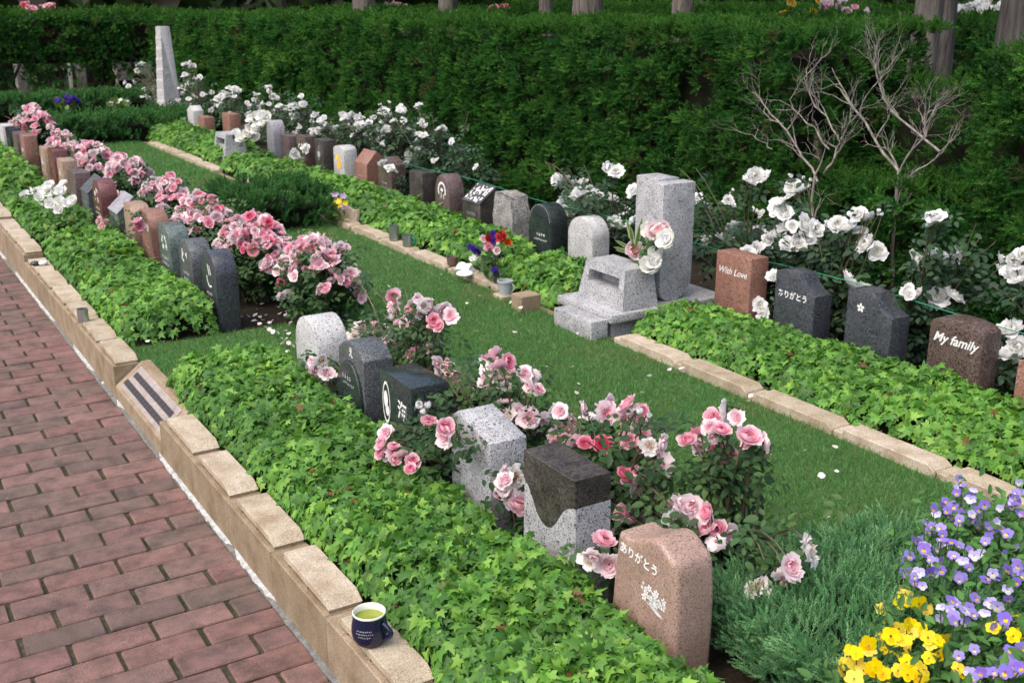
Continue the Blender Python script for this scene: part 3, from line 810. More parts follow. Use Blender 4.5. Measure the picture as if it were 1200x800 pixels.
# ------------------------------------------------------------------ tall granite monument with a stand
def monument(x, y, label, pillar=True, s=1.0):
    t = thing('monument', label, 'monument', (x, y, LAWN), 0.0)
    gm = G['grey']
    def part(name, bm): return link(name, bm_mesh(bm, name, 40), gm, t)
    if pillar:
        bm = bmesh.new(); add_box(bm, 0.10, 0.83, 0.0, 0.46, 0.07, 0.112, 0.006, 2); part('base_slab', bm)
        bm = bmesh.new(); add_box(bm, 0.13, 0.80, 0.04, 0.42, -0.02, 0.0695); part('plinth', bm)
        bm = bmesh.new(); add_box(bm, 0.0, 0.098, 0.02, 0.34, -0.02, 0.09, 0.006, 2); part('front_block', bm)
    else:
        bm = bmesh.new(); add_box(bm, 0.17, 0.42, 0.02, 0.41, -0.02, 0.112); part('plinth', bm)
    # stand: tapering block with a hollow in its front
    bm = bmesh.new()
    z0, z1 = 0.1125, 0.305
    A = [bm.verts.new((p[0], p[1], z0)) for p in ((0.185, 0.025), (0.40, 0.025), (0.40, 0.40), (0.185, 0.40))]
    B = [bm.verts.new((p[0], p[1], z1)) for p in ((0.215, 0.055), (0.385, 0.055), (0.385, 0.37), (0.215, 0.37))]
    bm.faces.new(A); bm.faces.new(B[::-1])
    for i in range(3): bm.faces.new((A[i], B[i], B[i + 1], A[i + 1]))
    def fx(z): return 0.185 + 0.03 * (z - z0) / (z1 - z0)
    hy0, hy1, hz0, hz1 = 0.085, 0.335, 0.200, 0.262
    Hn = [bm.verts.new((fx(z), y, z)) for y, z in ((hy0, hz0), (hy0, hz1), (hy1, hz1), (hy1, hz0))]
    Hi = [bm.verts.new((0.29, y, z)) for y, z in ((hy0, hz0), (hy0, hz1), (hy1, hz1), (hy1, hz0))]
    O = [A[0], B[0], B[3], A[3]]
    for i in range(4):
        j = (i + 1) % 4
        bm.faces.new((O[i], O[j], Hn[j], Hn[i])); bm.faces.new((Hn[i], Hn[j], Hi[j], Hi[i]))
    bm.faces.new(Hi)
    st = part('stand', bm)
    if pillar:
        def slab(x0, x1, y0, y1, z1, name):
            R = 0.11
            pts = [(x0 + 0.06, 0.1125)]
            pts += [(x1 - R + R * math.sin(PI / 2 * k / 8), 0.1125 + R - R * math.cos(PI / 2 * k / 8)) for k in range(9)]
            pts += [(x1, z1), (x0, z1)]
            pts += [(x0, 0.1125 + 0.06)] + [(x0 + 0.06 - 0.06 * math.cos(PI / 2 * k / 6), 0.1125 + 0.06 - 0.06 * math.sin(PI / 2 * k / 6)) for k in range(1, 6)]
            bm = bmesh.new(); add_prism(bm, pts, y0, y1, 'y', 0.005, 2); part(name, bm)
        slab(0.485, 0.62, 0.1655, 0.335, 0.705, 'pillar_slab')
        slab(0.445, 0.645, 0.070, 0.165, 0.695, 'pillar_slab')
    return t
monument(2.93, 4.01, 'tall speckled granite monument of two joined slabs with a hollow stand in front')
monument(3.02, 10.34, 'low grey granite flower stand far down the rear row', pillar=False)

# ------------------------------------------------------------------ stepped obelisk at the far end
t = thing('obelisk', 'tall tapering pale stone obelisk with a notched left side at the end of the path', 'obelisk', (3.82, 14.55, LAWN), math.radians(12))
bm = bmesh.new()
pts = [(0.125, 0.0), (0.068, 1.20), (-0.062, 1.20)]
for k in range(8):
    z = 1.20 - 0.13 * (k + 1); x = -0.062 - 0.008 * k
    pts += [(x, z), (x - 0.008, z)]
pts += [(-0.128, 0.0)]
add_prism(bm, pts[::-1], -0.11, 0.11, 'y', 0.003, 1)
for v in bm.verts: v.co.y *= 1 - 0.42 * v.co.z / 1.2
link('shaft', bm_mesh(bm, 'shaft', 30), G['pale'], t)
link('base', box_mesh('base', -0.24, 0.24, -0.22, 0.22, -0.03, 0.03, bev=0.01), G['pale'], t)

# ================================================================== planting
def mixcol(m, stops, w=None):
    """random blend of listed colours, one per leaf"""
    st = np.array(stops); i = rng.choice(len(st), m, p=w); j = rng.choice(len(st), m, p=w); f = rng.random((m, 1)) * 0.6
    return np.clip((st[i] * (1 - f) + st[j] * f) * rng.uniform(0.82, 1.18, (m, 1)), 0, 1)

# ---- templates: leaf in the XY plane, tip along +Y, normal +Z
def ivy_template():
    o = [(0, 0), (0.20, -0.14), (0.46, -0.06), (0.31, 0.17), (0.54, 0.46), (0.21, 0.45), (0.0, 1.02), (-0.21, 0.45), (-0.54, 0.46), (-0.31, 0.17), (-0.46, -0.06), (-0.20, -0.14)]
    V = [(0, 0.30, 0.05)] + [(x, y, -0.10 * abs(x) * 2 - 0.18 * max(0, y - 0.3) ** 2) for x, y in o]
    n = len(o)
    return V, [(0, 1 + i, 1 + (i + 1) % n) for i in range(n)]
IVY = ivy_template()
ROSELEAF = ([(0, 0, 0), (0.24, 0.22, 0.06), (0.30, 0.52, 0.07), (0.17, 0.82, 0.02), (0, 1, -0.08), (-0.17, 0.82, 0.02), (-0.30, 0.52, 0.07), (-0.24, 0.22, 0.06), (0, 0.5, -0.02)],
            [(0, 1, 2, 8), (8, 2, 3, 4), (0, 8, 6, 7), (8, 4, 5, 6)])
BLADE = ([(-0.5, 0, 0), (0.5, 0, 0), (0.36, 0, 0.5), (-0.36, 0, 0.5), (0, 0, 1.0)], [(0, 1, 2), (0, 2, 3), (3, 2, 4)])

# ---- ivy beds
def ivy_bed(name, label, x0, x1, y0, y1, zlow, zhigh, dens, size, front=-1, seed=0):
    """front=-1: the open side is at x0. The mat is a rounded mound of leaves over dark stems."""
    m = int((x1 - x0) * (y1 - y0) * dens)
    x = rng.uniform(x0, x1, m); y = rng.uniform(y0, y1, m)
    u = (x - x0) / (x1 - x0); e = np.minimum(1, np.minimum(u / 0.22, (1 - u) / 0.10)); 
    ye = np.minimum(1, np.minimum((y - y0) / 0.12, (y1 - y) / 0.12))
    prof = np.sqrt(np.clip(1 - (1 - np.clip(e, 0, 1)) ** 2, 0, 1)) * np.sqrt(np.clip(1 - (1 - np.clip(ye, 0, 1)) ** 2, 0.0, 1))
    hill = zlow + (zhigh - zlow) * (0.55 + 0.45 * u)
    lump = 0.030 * fbm(x, y, 9.0, seed) + 0.016 * fbm(x, y, 26.0, seed + 1)
    top = LAWN + (hill + lump) * prof + 0.012
    z = top - np.abs(rng.normal(0, 0.018, m)) + rng.normal(0, 0.004, m) + np.where(rng.random(m) < 0.12, rng.uniform(0, 0.03, m), 0)
    wob = 0.012 * fbm(y, y * 0.0, 14.0, seed + 3)
    x = x + np.where(u < 0.15, wob - 0.01, 0)
    nx = -np.clip((0.22 - u) / 0.22, 0, 1) * 1.4 + np.clip((u - 0.9) / 0.1, 0, 1) * 0.8
    ny = -np.clip(1 - (y - y0) / 0.12, 0, 1) * 1.4 + np.clip(1 - (y1 - y) / 0.12, 0, 1)
    nrm = np.stack([nx - 0.25, ny - 0.25, np.ones(m)], 1) + rng.normal(0, 0.58, (m, 3))
    tip = np.stack([rng.normal(-0.5, 0.8, m), rng.normal(-0.45, 0.8, m), rng.normal(-0.25, 0.3, m)], 1)
    S = rng.uniform(0.5, 1.0, m) ** 0.8 * 1.35 * size
    young = (0.5 + 0.5 * fbm(x, y, 5.0, seed + 9))
    c = mixcol(m, [(0.092, 0.245, 0.034), (0.130, 0.305, 0.044), (0.055, 0.165, 0.026), (0.20, 0.375, 0.06)])
    old = mixcol(m, [(0.045, 0.13, 0.024), (0.065, 0.17, 0.03), (0.09, 0.21, 0.035)])
    k = (young + rng.normal(0, 0.25, m) < 0.42)[:, None]
    c = np.where(k, old, c)
    br = rng.random(m) < 0.008
    c[br] = (0.16, 0.075, 0.03)
    W = scatter(IVY[0], IVY[1], np.stack([x, y, z], 1), basis(nrm, tip), S, c)
    t = thing(name, label, 'ivy', ((x0 + x1) / 2, (y0 + y1) / 2, LAWN)) 
    off = np.array([(x0 + x1) / 2, (y0 + y1) / 2, LAWN])
    o = link('ivy_leaves', arrmesh('ivy_leaves', W[0] - off, W[1], W[2]), M['ivy'], t); o['kind'] = 'stuff'
    # trailing stems under the leaves
    bm = bmesh.new(); r = random.Random(seed)
    for k in range(int((y1 - y0) * 26)):
        px, py = r.uniform(x0 + 0.02, x1 - 0.03), r.uniform(y0 + 0.03, y1 - 0.03); a = r.uniform(0, 6.28); pts = []
        hz = zlow * 0.5
        for q in range(4):
            px2 = min(max(px, x0 - 0.01), x1); py2 = min(max(py, y0), y1)
            pts.append((px2 - off[0], py2 - off[1], hz * r.uniform(0.2, 1.1)))
            px += 0.06 * math.cos(a); py += 0.06 * math.sin(a); a += r.gauss(0, 0.6)
        add_tube(bm, pts, 0.0022, 4, False)
    s = link('stems', bm_mesh(bm, 'stems'), M['twig'], t); s['kind'] = 'stuff'
    return t
ivy_bed('ivy_bed', 'glossy ivy mat between the kerb and the nearest headstones beside the mug', 1.045, 1.475, 1.15, 4.42, 0.10, 0.135, 9600, 0.031, seed=11)
ivy_bed('ivy_bed', 'ivy mat along the path beyond the lawn strip, beside the metal beaker', 1.045, 1.475, 5.08, 7.35, 0.105, 0.15, 7000, 0.034, seed=21)
ivy_bed('ivy_bed', 'farther ivy mat along the path, left of the white lilies', 1.045, 1.475, 7.75, 9.3, 0.11, 0.14, 3000, 0.046, seed=31)
ivy_bed('ivy_bed', 'dark ivy clump at the far left end of the front row', 1.045, 1.475, 9.6, 12.4, 0.11, 0.19, 2200, 0.05, seed=41)
ivy_bed('ivy_bed', 'ivy mat behind the rear kerb in front of My family', 3.115, 3.555, 1.1, 3.97, 0.105, 0.14, 7800, 0.033, seed=51)
ivy_bed('ivy_bed', 'small ivy clump left of the granite monument base', 3.115, 3.555, 4.62, 5.35, 0.08, 0.115, 4000, 0.042, seed=61)
ivy_bed('ivy_bed', 'long ivy mat behind the rear kerb, under the dark headstones', 3.115, 3.555, 5.45, 10.28, 0.10, 0.15, 3400, 0.045, seed=71)
ivy_bed('ivy_bed', 'far ivy mat behind the rear kerb below the obelisk', 3.115, 3.555, 10.38, 13.6, 0.11, 0.18, 2600, 0.05, seed=81)

# ---- lawn grass
def grass(x0, x1, y0, y1, dens, hgt, wid, seed):
    m = int((x1 - x0) * (y1 - y0) * dens)
    x = rng.uniform(x0, x1, m); y = rng.uniform(y0, y1, m)
    patch = 0.5 + 0.5 * fbm(x, y, 4.0, seed)
    up = np.stack([rng.normal(0, 0.45, m), rng.normal(0, 0.45, m), np.ones(m)], 1)
    side = rdir(m)
    R = basis(up, side)
    S = np.stack([np.full(m, wid) * rng.uniform(0.7, 1.3, m), np.ones(m), hgt * rng.uniform(0.5, 1.25, m) * (0.7 + 0.45 * patch)], 1)
    c = mixcol(m, [(0.084, 0.225, 0.066), (0.11, 0.27, 0.078), (0.060, 0.180, 0.054), (0.16, 0.32, 0.10)])
    dry = rng.random(m) < (0.035 + 0.45 * np.clip(fbm(x, y, 6.0, seed + 5) - 0.35, 0, 1))
    c[dry] = mixcol(int(dry.sum()), [(0.28, 0.25, 0.12), (0.2, 0.2, 0.08)])
    return scatter(BLADE[0], BLADE[1], np.stack([x, y, np.full(m, LAWN)], 1), R, S, c)
parts = [grass(2.06, 3.02, 1.75, 3.2, 19000, 0.026, 0.0024, 1), grass(2.06, 3.02, 3.2, 5.2, 14000, 0.026, 0.0030, 2), grass(2.06, 3.02, 5.2, 8.5, 6500, 0.028, 0.0045, 3), grass(2.06, 3.02, 8.5, 13.5, 3200, 0.03, 0.0065, 4), grass(1.06, 2.08, 4.40, 5.06, 13000, 0.026, 0.0032, 6)]
V, Fc, C_ = cat(parts)
tag(link('grass', arrmesh('grass', V, Fc, C_), M['grass']), 'short green turf with a few straw blades across the lawn', 'grass', kind='stuff')

# ---- needle sprigs for clipped hedges
def sprig_template(nn=13, L=1.0, nl=0.42, nw=0.075, spread=1.05):
    """a shoot along +Z with needles around it, one triangle each"""
    r = np.random.default_rng(5); V, Fc = [], []
    for k in range(nn):
        z = L * (0.12 + 0.82 * k / (nn - 1)); a = k * 2.4; t = spread * (1 - 0.55 * k / nn)
        d = np.array([math.sin(t) * math.cos(a), math.sin(t) * math.sin(a), math.cos(t)]); p = np.array([0, 0, z])
        s = np.cross(d, [0, 0, 1.0]); s = s / np.linalg.norm(s)
        q = len(V); V += [p - s * nw, p + s * nw, p + d * nl * (1 - 0.3 * k / nn)]; Fc.append((q, q + 1, q + 2))
    return np.array(V), Fc
SPRIG = sprig_template()
SPRIG_S = sprig_template(9, 1.0, 0.5, 0.11)
def puffs(cx, cy, cz, nx, ny, nz, rad, per, spr, tmpl, stops, w=None, jit=0.85):
    """rounded shoots: per sprigs fan outward from each puff centre"""
    m = len(cx); C0 = np.stack([cx, cy, cz], 1); Nn = np.stack([nx, ny, nz], 1)
    base = mixcol(m, stops, w)
    P = np.repeat(C0, per, 0); Dn = np.repeat(Nn, per, 0) + rdir(m * per) * jit
    Dn /= np.linalg.norm(Dn, axis=1, keepdims=True)
    rr = np.repeat(rad, per) if hasattr(rad, '__len__') else np.full(m * per, rad)
    P = P + Dn * (rr * rng.uniform(0.2, 0.75, m * per))[:, None] + rdir(m * per) * (rr * 0.25)[:, None]
    c = np.repeat(base, per, 0) * rng.uniform(0.8, 1.2, (m * per, 1))
    return scatter(tmpl[0], tmpl[1], P, basis(Dn, rdir(m * per)), spr * rng.uniform(0.75, 1.25, m * per), c)
YEW = [(0.024, 0.096, 0.018), (0.038, 0.134, 0.023), (0.014, 0.060, 0.013), (0.078, 0.200, 0.034), (0.044, 0.116, 0.026), (0.10, 0.07, 0.035)]
YW = [0.26, 0.24, 0.25, 0.15, 0.08, 0.02]
def hedge_face(axis, plane, sgn, a0, a1, z0, z1, dens, rad, per, spr, tmpl, seed, thin=None, depth=0.12):
    m = int((a1 - a0) * (z1 - z0) * dens)
    a = rng.uniform(a0, a1, m); z = rng.uniform(z0, z1, m)
    f = fbm(a, z, 4.5, seed); g2 = fbm(a, z, 11.0, seed + 1)
    keep = (f + 0.6 * g2) > -1.15
    if thin is not None: keep &= rng.random(m) < thin(a, z)
    a, z, f, g2 = a[keep], z[keep], f[keep], g2[keep]; m = len(a)
    d = depth * (0.6 * f + 0.5 * g2) + rng.normal(0, 0.02, m)
    P = plane + sgn * d
    o = np.zeros(m)
    up = 0.55 + rng.normal(0, 0.25, m)
    if axis == 'x': return puffs(P, a, z, np.full(m, sgn) + o, o + rng.normal(0, .2, m), up, rad, per, spr, tmpl, YEW, YW)
    return puffs(a, P, z, o + rng.normal(0, .2, m), np.full(m, sgn) + o, up, rad, per, spr, tmpl, YEW, YW)
def hedge_top(x0, x1, y0, y1, z, dens, rad, per, spr, tmpl, seed, amp=0.03, slope=0.0):
    m = int((x1 - x0) * (y1 - y0) * dens)
    x = rng.uniform(x0, x1, m); y = rng.uniform(y0, y1, m)
    zz = z - slope * np.maximum(0, y - 5.0) + amp * fbm(x, y, 4.0, seed) + rng.normal(0, 0.012, m) - 0.03
    o = rng.normal(0, 0.2, m)
    return puffs(x, y, zz, o, rng.normal(0, .2, m), np.ones(m), rad, per, spr, tmpl, [(0.028, 0.095, 0.016), (0.042, 0.125, 0.020), (0.055, 0.150, 0.026)])
def hedge(name, label, parts, core, stems=()):
    V, Fc, C_ = cat(parts)
    x0, x1, y0, y1, z0, z1 = core
    loc = np.array([(x0 + x1) / 2, (y0 + y1) / 2, 0.0 if x0 > 5.9 or y0 > 19 else LAWN])
    t = thing(name, label, 'hedge', tuple(loc))
    f = link('foliage', arrmesh('foliage', V - loc, Fc, C_), M['needle'], t); f['kind'] = 'stuff'
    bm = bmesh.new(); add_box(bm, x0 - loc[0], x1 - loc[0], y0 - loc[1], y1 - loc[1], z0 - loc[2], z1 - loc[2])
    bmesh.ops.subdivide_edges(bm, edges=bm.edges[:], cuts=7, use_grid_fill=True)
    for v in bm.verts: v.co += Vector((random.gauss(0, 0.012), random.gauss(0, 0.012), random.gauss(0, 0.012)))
    link('inner_core', bm_mesh(bm, 'inner_core'), M['hedge_core'], t)  # one solid dark box behind the foliage
    for s in stems:
        link('stem', tube_mesh('stem', [(p[0] - loc[0], p[1] - loc[1], p[2] - loc[2]) for p in s[0]], s[1], 6), M['twig'], t)
    return t
HX = 4.58
hp = [hedge_face('x', HX, -1, 4.35, 7.2, 0.2, 1.49, 400, 0.055, 13, 0.050, SPRIG, 101),
      hedge_face('x', HX, -1, 7.2, 11.0, 0.25, 1.46, 260, 0.065, 12, 0.060, SPRIG, 101),
      hedge_face('x', HX, -1, 11.0, 17.6, 0.3, 1.41, 150, 0.085, 11, 0.085, SPRIG_S, 101),
      hedge_top(HX - 0.05, HX + 1.0, 4.3, 9.0, 1.515, 220, 0.06, 9, 0.055, SPRIG, 103, slope=0.008),
      hedge_top(HX - 0.05, HX + 1.0, 9.0, 17.6, 1.505, 70, 0.08, 8, 0.08, SPRIG_S, 103, slope=0.008),
      hedge_face('y', 4.36, -1, HX, HX + 1.0, 0.2, 1.5, 250, 0.06, 10, 0.055, SPRIG, 105)]
stems = []
for k in range(1):
    y = 9.1
    stems.append(([(HX + 0.02 + random.uniform(0, .1), y, 0.0), (HX + random.uniform(-0.03, .08), y + random.uniform(-.1, .1), 0.5), (HX + random.uniform(-0.06, .06), y + random.uniform(-.3, .3), 1.1)], [0.022, 0.016, 0.007]))
hedge('yew_hedge', 'long tall clipped yew hedge behind the white roses', hp, (HX + 0.12, HX + 0.95, 4.50, 17.5, 0.05, 1.37), stems)
hp = [hedge_face('x', HX - 0.05, -1, 0.4, 3.25, 0.2, 1.43, 400, 0.055, 13, 0.050, SPRIG, 111),
      hedge_top(HX - 0.1, HX + 1.0, 0.8, 3.25, 1.455, 220, 0.06, 9, 0.055, SPRIG, 113),
      hedge_face('y', 3.26, 1, HX, HX + 1.0, 0.2, 1.46, 250, 0.06, 10, 0.055, SPRIG, 115)]
hedge('yew_hedge', 'clipped yew hedge at the right edge, right of the bare branches', hp, (HX + 0.07, HX + 0.95, 0.5, 3.14, 0.05, 1.37))
hp = [hedge_face('x', HX + 0.42, -1, 3.2, 4.45, 0.15, 1.22, 260, 0.06, 10, 0.052, SPRIG, 121, thin=lambda a, z: 0.75 - 0.45 * np.clip((z - 0.75) / 0.4, 0, 1)),
      hedge_top(HX + 0.5, HX + 1.0, 3.2, 4.45, 1.22, 70, 0.08, 8, 0.06, SPRIG, 123),
      hedge_face('x', HX - 0.02, -1, 3.15, 4.45, 0.15, 0.74, 360, 0.055, 12, 0.05, SPRIG, 125),
      hedge_top(HX - 0.02, HX + 0.5, 3.15, 4.45, 0.78, 200, 0.06, 9, 0.055, SPRIG, 127, 0.08)]
hedge('yew_hedge', 'sunken thin stretch of yew hedge behind the bare branches', hp, (HX + 0.56, HX + 0.95, 3.2, 4.44, 0.05, 1.12))
# transverse hedge at the far end: leafy above, bare stems below
thin = lambda a, z: np.clip((z - 0.45) / 0.4, 0.30, 1.0)
hp = [hedge_face('y', 18.0, -1, -1.5, 5.2, 0.3, 1.40, 150, 0.08, 9, 0.085, SPRIG_S, 131, thin=thin),
      hedge_top(-1.5, 5.2, 17.95, 18.8, 1.42, 50, 0.10, 7, 0.10, SPRIG_S, 133)]
stems = []
for k in range(26):
    x = 0.2 + k * 0.2 + random.uniform(-.06, .06)
    stems.append(([(x, 18.1 + random.uniform(0, .4), 0.1), (x + random.uniform(-.1, .1), 18.05 + random.uniform(0, .3), 0.5), (x + random.uniform(-.25, .25), 18.0 + random.uniform(0, .3), 1.1)], [0.035, 0.026, 0.010]))
hedge('yew_hedge', 'transverse hedge with bare lower stems across the far left', hp, (-1.4, 5.1, 18.25, 18.7, 0.75, 1.36), stems)

# ---- low clipped conifer edgings and the feathery shrub in front
def low_hedge(name, label, x0, x1, y0, y1, z1, dens, spr, per, stops, seed, cat_='hedge', upright=1.0, tmpl=SPRIG, inset=0.06):
    loc = np.array([(x0 + x1) / 2, (y0 + y1) / 2, LAWN])
    A = (x1 - x0) * (y1 - y0)
    m = int(A * dens); x = rng.uniform(x0, x1, m); y = rng.uniform(y0, y1, m)
    e = np.minimum(np.minimum(x - x0, x1 - x), np.minimum(y - y0, y1 - y)) / 0.10; e = np.clip(e, 0, 1)
    z = LAWN + (z1 - LAWN) * (0.62 + 0.38 * np.sqrt(1 - (1 - e) ** 2)) + 0.025 * fbm(x, y, 9, seed) + rng.normal(0, 0.010, m) - spr * 0.6
    o = np.zeros(m)
    parts = [puffs(x, y, z, rng.normal(0, .25, m), rng.normal(0, .25, m), np.full(m, upright), spr * 0.9, per, spr, tmpl, stops, jit=0.45)]
    for ax, pl, sg, a0, a1 in (('x', x0, -1, y0, y1), ('x', x1, 1, y0, y1), ('y', y0, -1, x0, x1), ('y', y1, 1, x0, x1)):
        m = int((a1 - a0) * (z1 - LAWN) * dens); a = rng.uniform(a0, a1, m); zz = rng.uniform(LAWN + 0.01, z1 - 0.02, m); d = pl - sg * 0.02 + sg * 0.02 * fbm(a, zz, 12, seed + 3)
        nn = np.full(m, 0.7 * sg)
        if ax == 'x': parts.append(puffs(d, a, zz, nn, rng.normal(0, .2, m), np.full(m, 0.9), spr * 0.8, per, spr, tmpl, stops, jit=0.5))
        else: parts.append(puffs(a, d, zz, rng.normal(0, .2, m), nn, np.full(m, 0.9), spr * 0.8, per, spr, tmpl, stops, jit=0.5))
    V, Fc, C_ = cat(parts)
    t = thing(name, label, cat_, tuple(loc))
    f = link('foliage', arrmesh('foliage', V - loc, Fc, C_), M['needle'], t); f['kind'] = 'stuff'
    link('inner_core', box_mesh('inner_core', x0 + inset - loc[0], x1 - inset - loc[0], y0 + inset - loc[1], y1 - inset - loc[1], -0.02, z1 - LAWN - 0.085, bev=0.03, seg=2), M['hedge_core'], t)
    return t
JUN = [(0.10, 0.25, 0.105), (0.14, 0.31, 0.14), (0.075, 0.20, 0.085), (0.21, 0.39, 0.19)]
LONG = sprig_template(18, 1.0, 0.24, 0.032, 0.85)
low_hedge('feathery_shrub', 'feathery blue-green conifer shrub beside the pink headstone, bottom right', 1.66, 2.36, 1.28, 1.80, 0.325, 1900, 0.055, 5, JUN, 201, 'shrub', tmpl=LONG)
LOW = [(0.036, 0.115, 0.036), (0.052, 0.15, 0.044), (0.066, 0.175, 0.05)]
low_hedge('low_hedge', 'low dark clipped conifer block across the lawn left of the steel beakers', 2.30, 2.97, 7.22, 7.9, 0.40, 260, 0.06, 7, LOW, 211)
low_hedge('low_hedge', 'low clipped conifer strip across the lawn in front of the obelisk', 2.0, 3.2, 12.85, 13.5, 0.40, 200, 0.08, 6, LOW, 221, tmpl=SPRIG_S)
low_hedge('low_hedge', 'far low conifer strip behind the purple potted flowers', 0.9, 3.9, 15.9, 16.5, 0.40, 160, 0.09, 6, LOW, 231, tmpl=SPRIG_S)
low_hedge('low_hedge', 'low dark clipped conifer clump beside the foot of the obelisk', 3.3, 4.1, 13.0, 13.7, 0.38, 200, 0.08, 6, LOW, 241, tmpl=SPRIG_S)

# ------------------------------------------------------------------ roses
def rose_mesh(seed, pal, layers=((0.50, 5, 80), (0.44, 5, 98), (0.34, 4, 115), (0.24, 4, 130), (0.13, 3, 140)), ragged=0.05, flare=0.10, squash=0.85):
    """overlapping cupped petals, about 1 unit across, facing +Z; pal: colour from rim layer to heart"""
    r = np.random.default_rng(seed); V, Fc, C_ = [], [], []
    for li, (rad, n, pm) in enumerate(layers):
        ph0 = r.uniform(0, 6.28)
        for k in range(n):
            a = ph0 + 2 * PI * k / n + r.normal(0, 0.15)
            hw = 1.45 * PI / n * r.uniform(0.85, 1.15); pmx = math.radians(pm + r.normal(0, 9)); R_ = rad * r.uniform(0.92, 1.06)
            base = len(V); nu, nv = 5, 4
            tint = np.array(pal[min(len(pal) - 1, li)]) * r.uniform(0.93, 1.05); rim = np.array(pal[min(len(pal) - 1, max(0, li - 1))])
            fl_ = flare * r.uniform(0.4, 1.6) if li < 2 else 0.03
            for j in range(nv):
                q = j / (nv - 1); ph = 0.35 + (pmx - 0.35) * q
                wq = math.sqrt(max(0.0, 1 - (max(0.0, q - 0.45) / 0.62) ** 2)) * (0.75 + 0.25 * min(1, q / 0.4))
                for i in range(nu):
                    u = (i / (nu - 1) - 0.5) * 2
                    rr = R_ * math.sin(min(ph, PI - 0.3)) + fl_ * q ** 3 + 0.02 * u * (1 if k % 2 else -1)
                    zz = R_ * (1 - math.cos(ph)) * 0.9 - fl_ * 0.7 * q ** 3 - 0.05 * R_ * u * u * q
                    rr += r.normal(0, ragged * 0.45) * q; zz += r.normal(0, ragged) * q * q
                    V.append((rr * math.cos(a + u * hw * wq), rr * math.sin(a + u * hw * wq), zz + (0.5 - rad) * 0.30))
                    C_.append(np.clip(tint * (1 - q * 0.55) + rim * q * 0.55, 0, 1))
            for j in range(nv - 1):
                for i in range(nu - 1):
                    p = base + j * nu + i; Fc.append((p, p + 1, p + nu + 1, p + nu))
    V = np.array(V); V[:, 2] *= squash
    return arrmesh('rose_bloom', V, Fc, np.array(C_), smooth=True)
PINK = [(0.84, 0.24, 0.36), (0.87, 0.33, 0.45), (0.89, 0.44, 0.54), (0.91, 0.54, 0.62), (0.92, 0.64, 0.70)]
PALE = [(0.87, 0.42, 0.52), (0.89, 0.55, 0.62), (0.91, 0.66, 0.71), (0.92, 0.75, 0.78), (0.92, 0.81, 0.83)]
DEEP = [(0.76, 0.15, 0.26), (0.82, 0.22, 0.34), (0.85, 0.31, 0.42), (0.87, 0.40, 0.50)]
FADE = [(0.74, 0.60, 0.48), (0.84, 0.75, 0.68), (0.87, 0.81, 0.78), (0.88, 0.84, 0.82)]
WHITE = [(0.84, 0.84, 0.76), (0.89, 0.89, 0.86), (0.91, 0.91, 0.90), (0.91, 0.91, 0.91)]
LAY_BUD = ((0.42, 3, 120), (0.36, 3, 135), (0.24, 3, 145))
LAY_OPEN = ((0.52, 6, 68), (0.47, 5, 82), (0.36, 5, 98), (0.25, 4, 112), (0.14, 3, 125))
B = {'p': [rose_mesh(k, PINK[::-1]) for k in range(4)],
     'l': [rose_mesh(20 + k, PALE[::-1], LAY_OPEN, 0.07, 0.14) for k in range(4)],
     'd': [rose_mesh(30 + k, DEEP[::-1]) for k in range(2)],
     'f': [rose_mesh(40 + k, FADE[::-1], LAY_OPEN, 0.12, 0.2, 0.7) for k in range(3)],
     'u': [rose_mesh(50 + k, PINK[:0:-1], LAY_BUD, 0.03, 0.02, 1.25) for k in range(2)],
     'w': [rose_mesh(60 + k, WHITE[::-1], ragged=0.075, flare=0.13) for k in range(5)],
     'b': [rose_mesh(70 + k, WHITE[::-1], LAY_BUD, 0.03, 0.02, 1.25) for k in range(2)],
     'r': [rose_mesh(80, [(0.6, 0.03, 0.03), (0.55, 0.02, 0.02), (0.45, 0.01, 0.015)])],
     'y': [rose_mesh(85, [(0.8, 0.6, 0.08), (0.8, 0.55, 0.04), (0.75, 0.45, 0.02)])]}
for k, ms in B.items():
    for me in ms: me.materials.append(M['white'] if k in 'wb' else M['pink'])

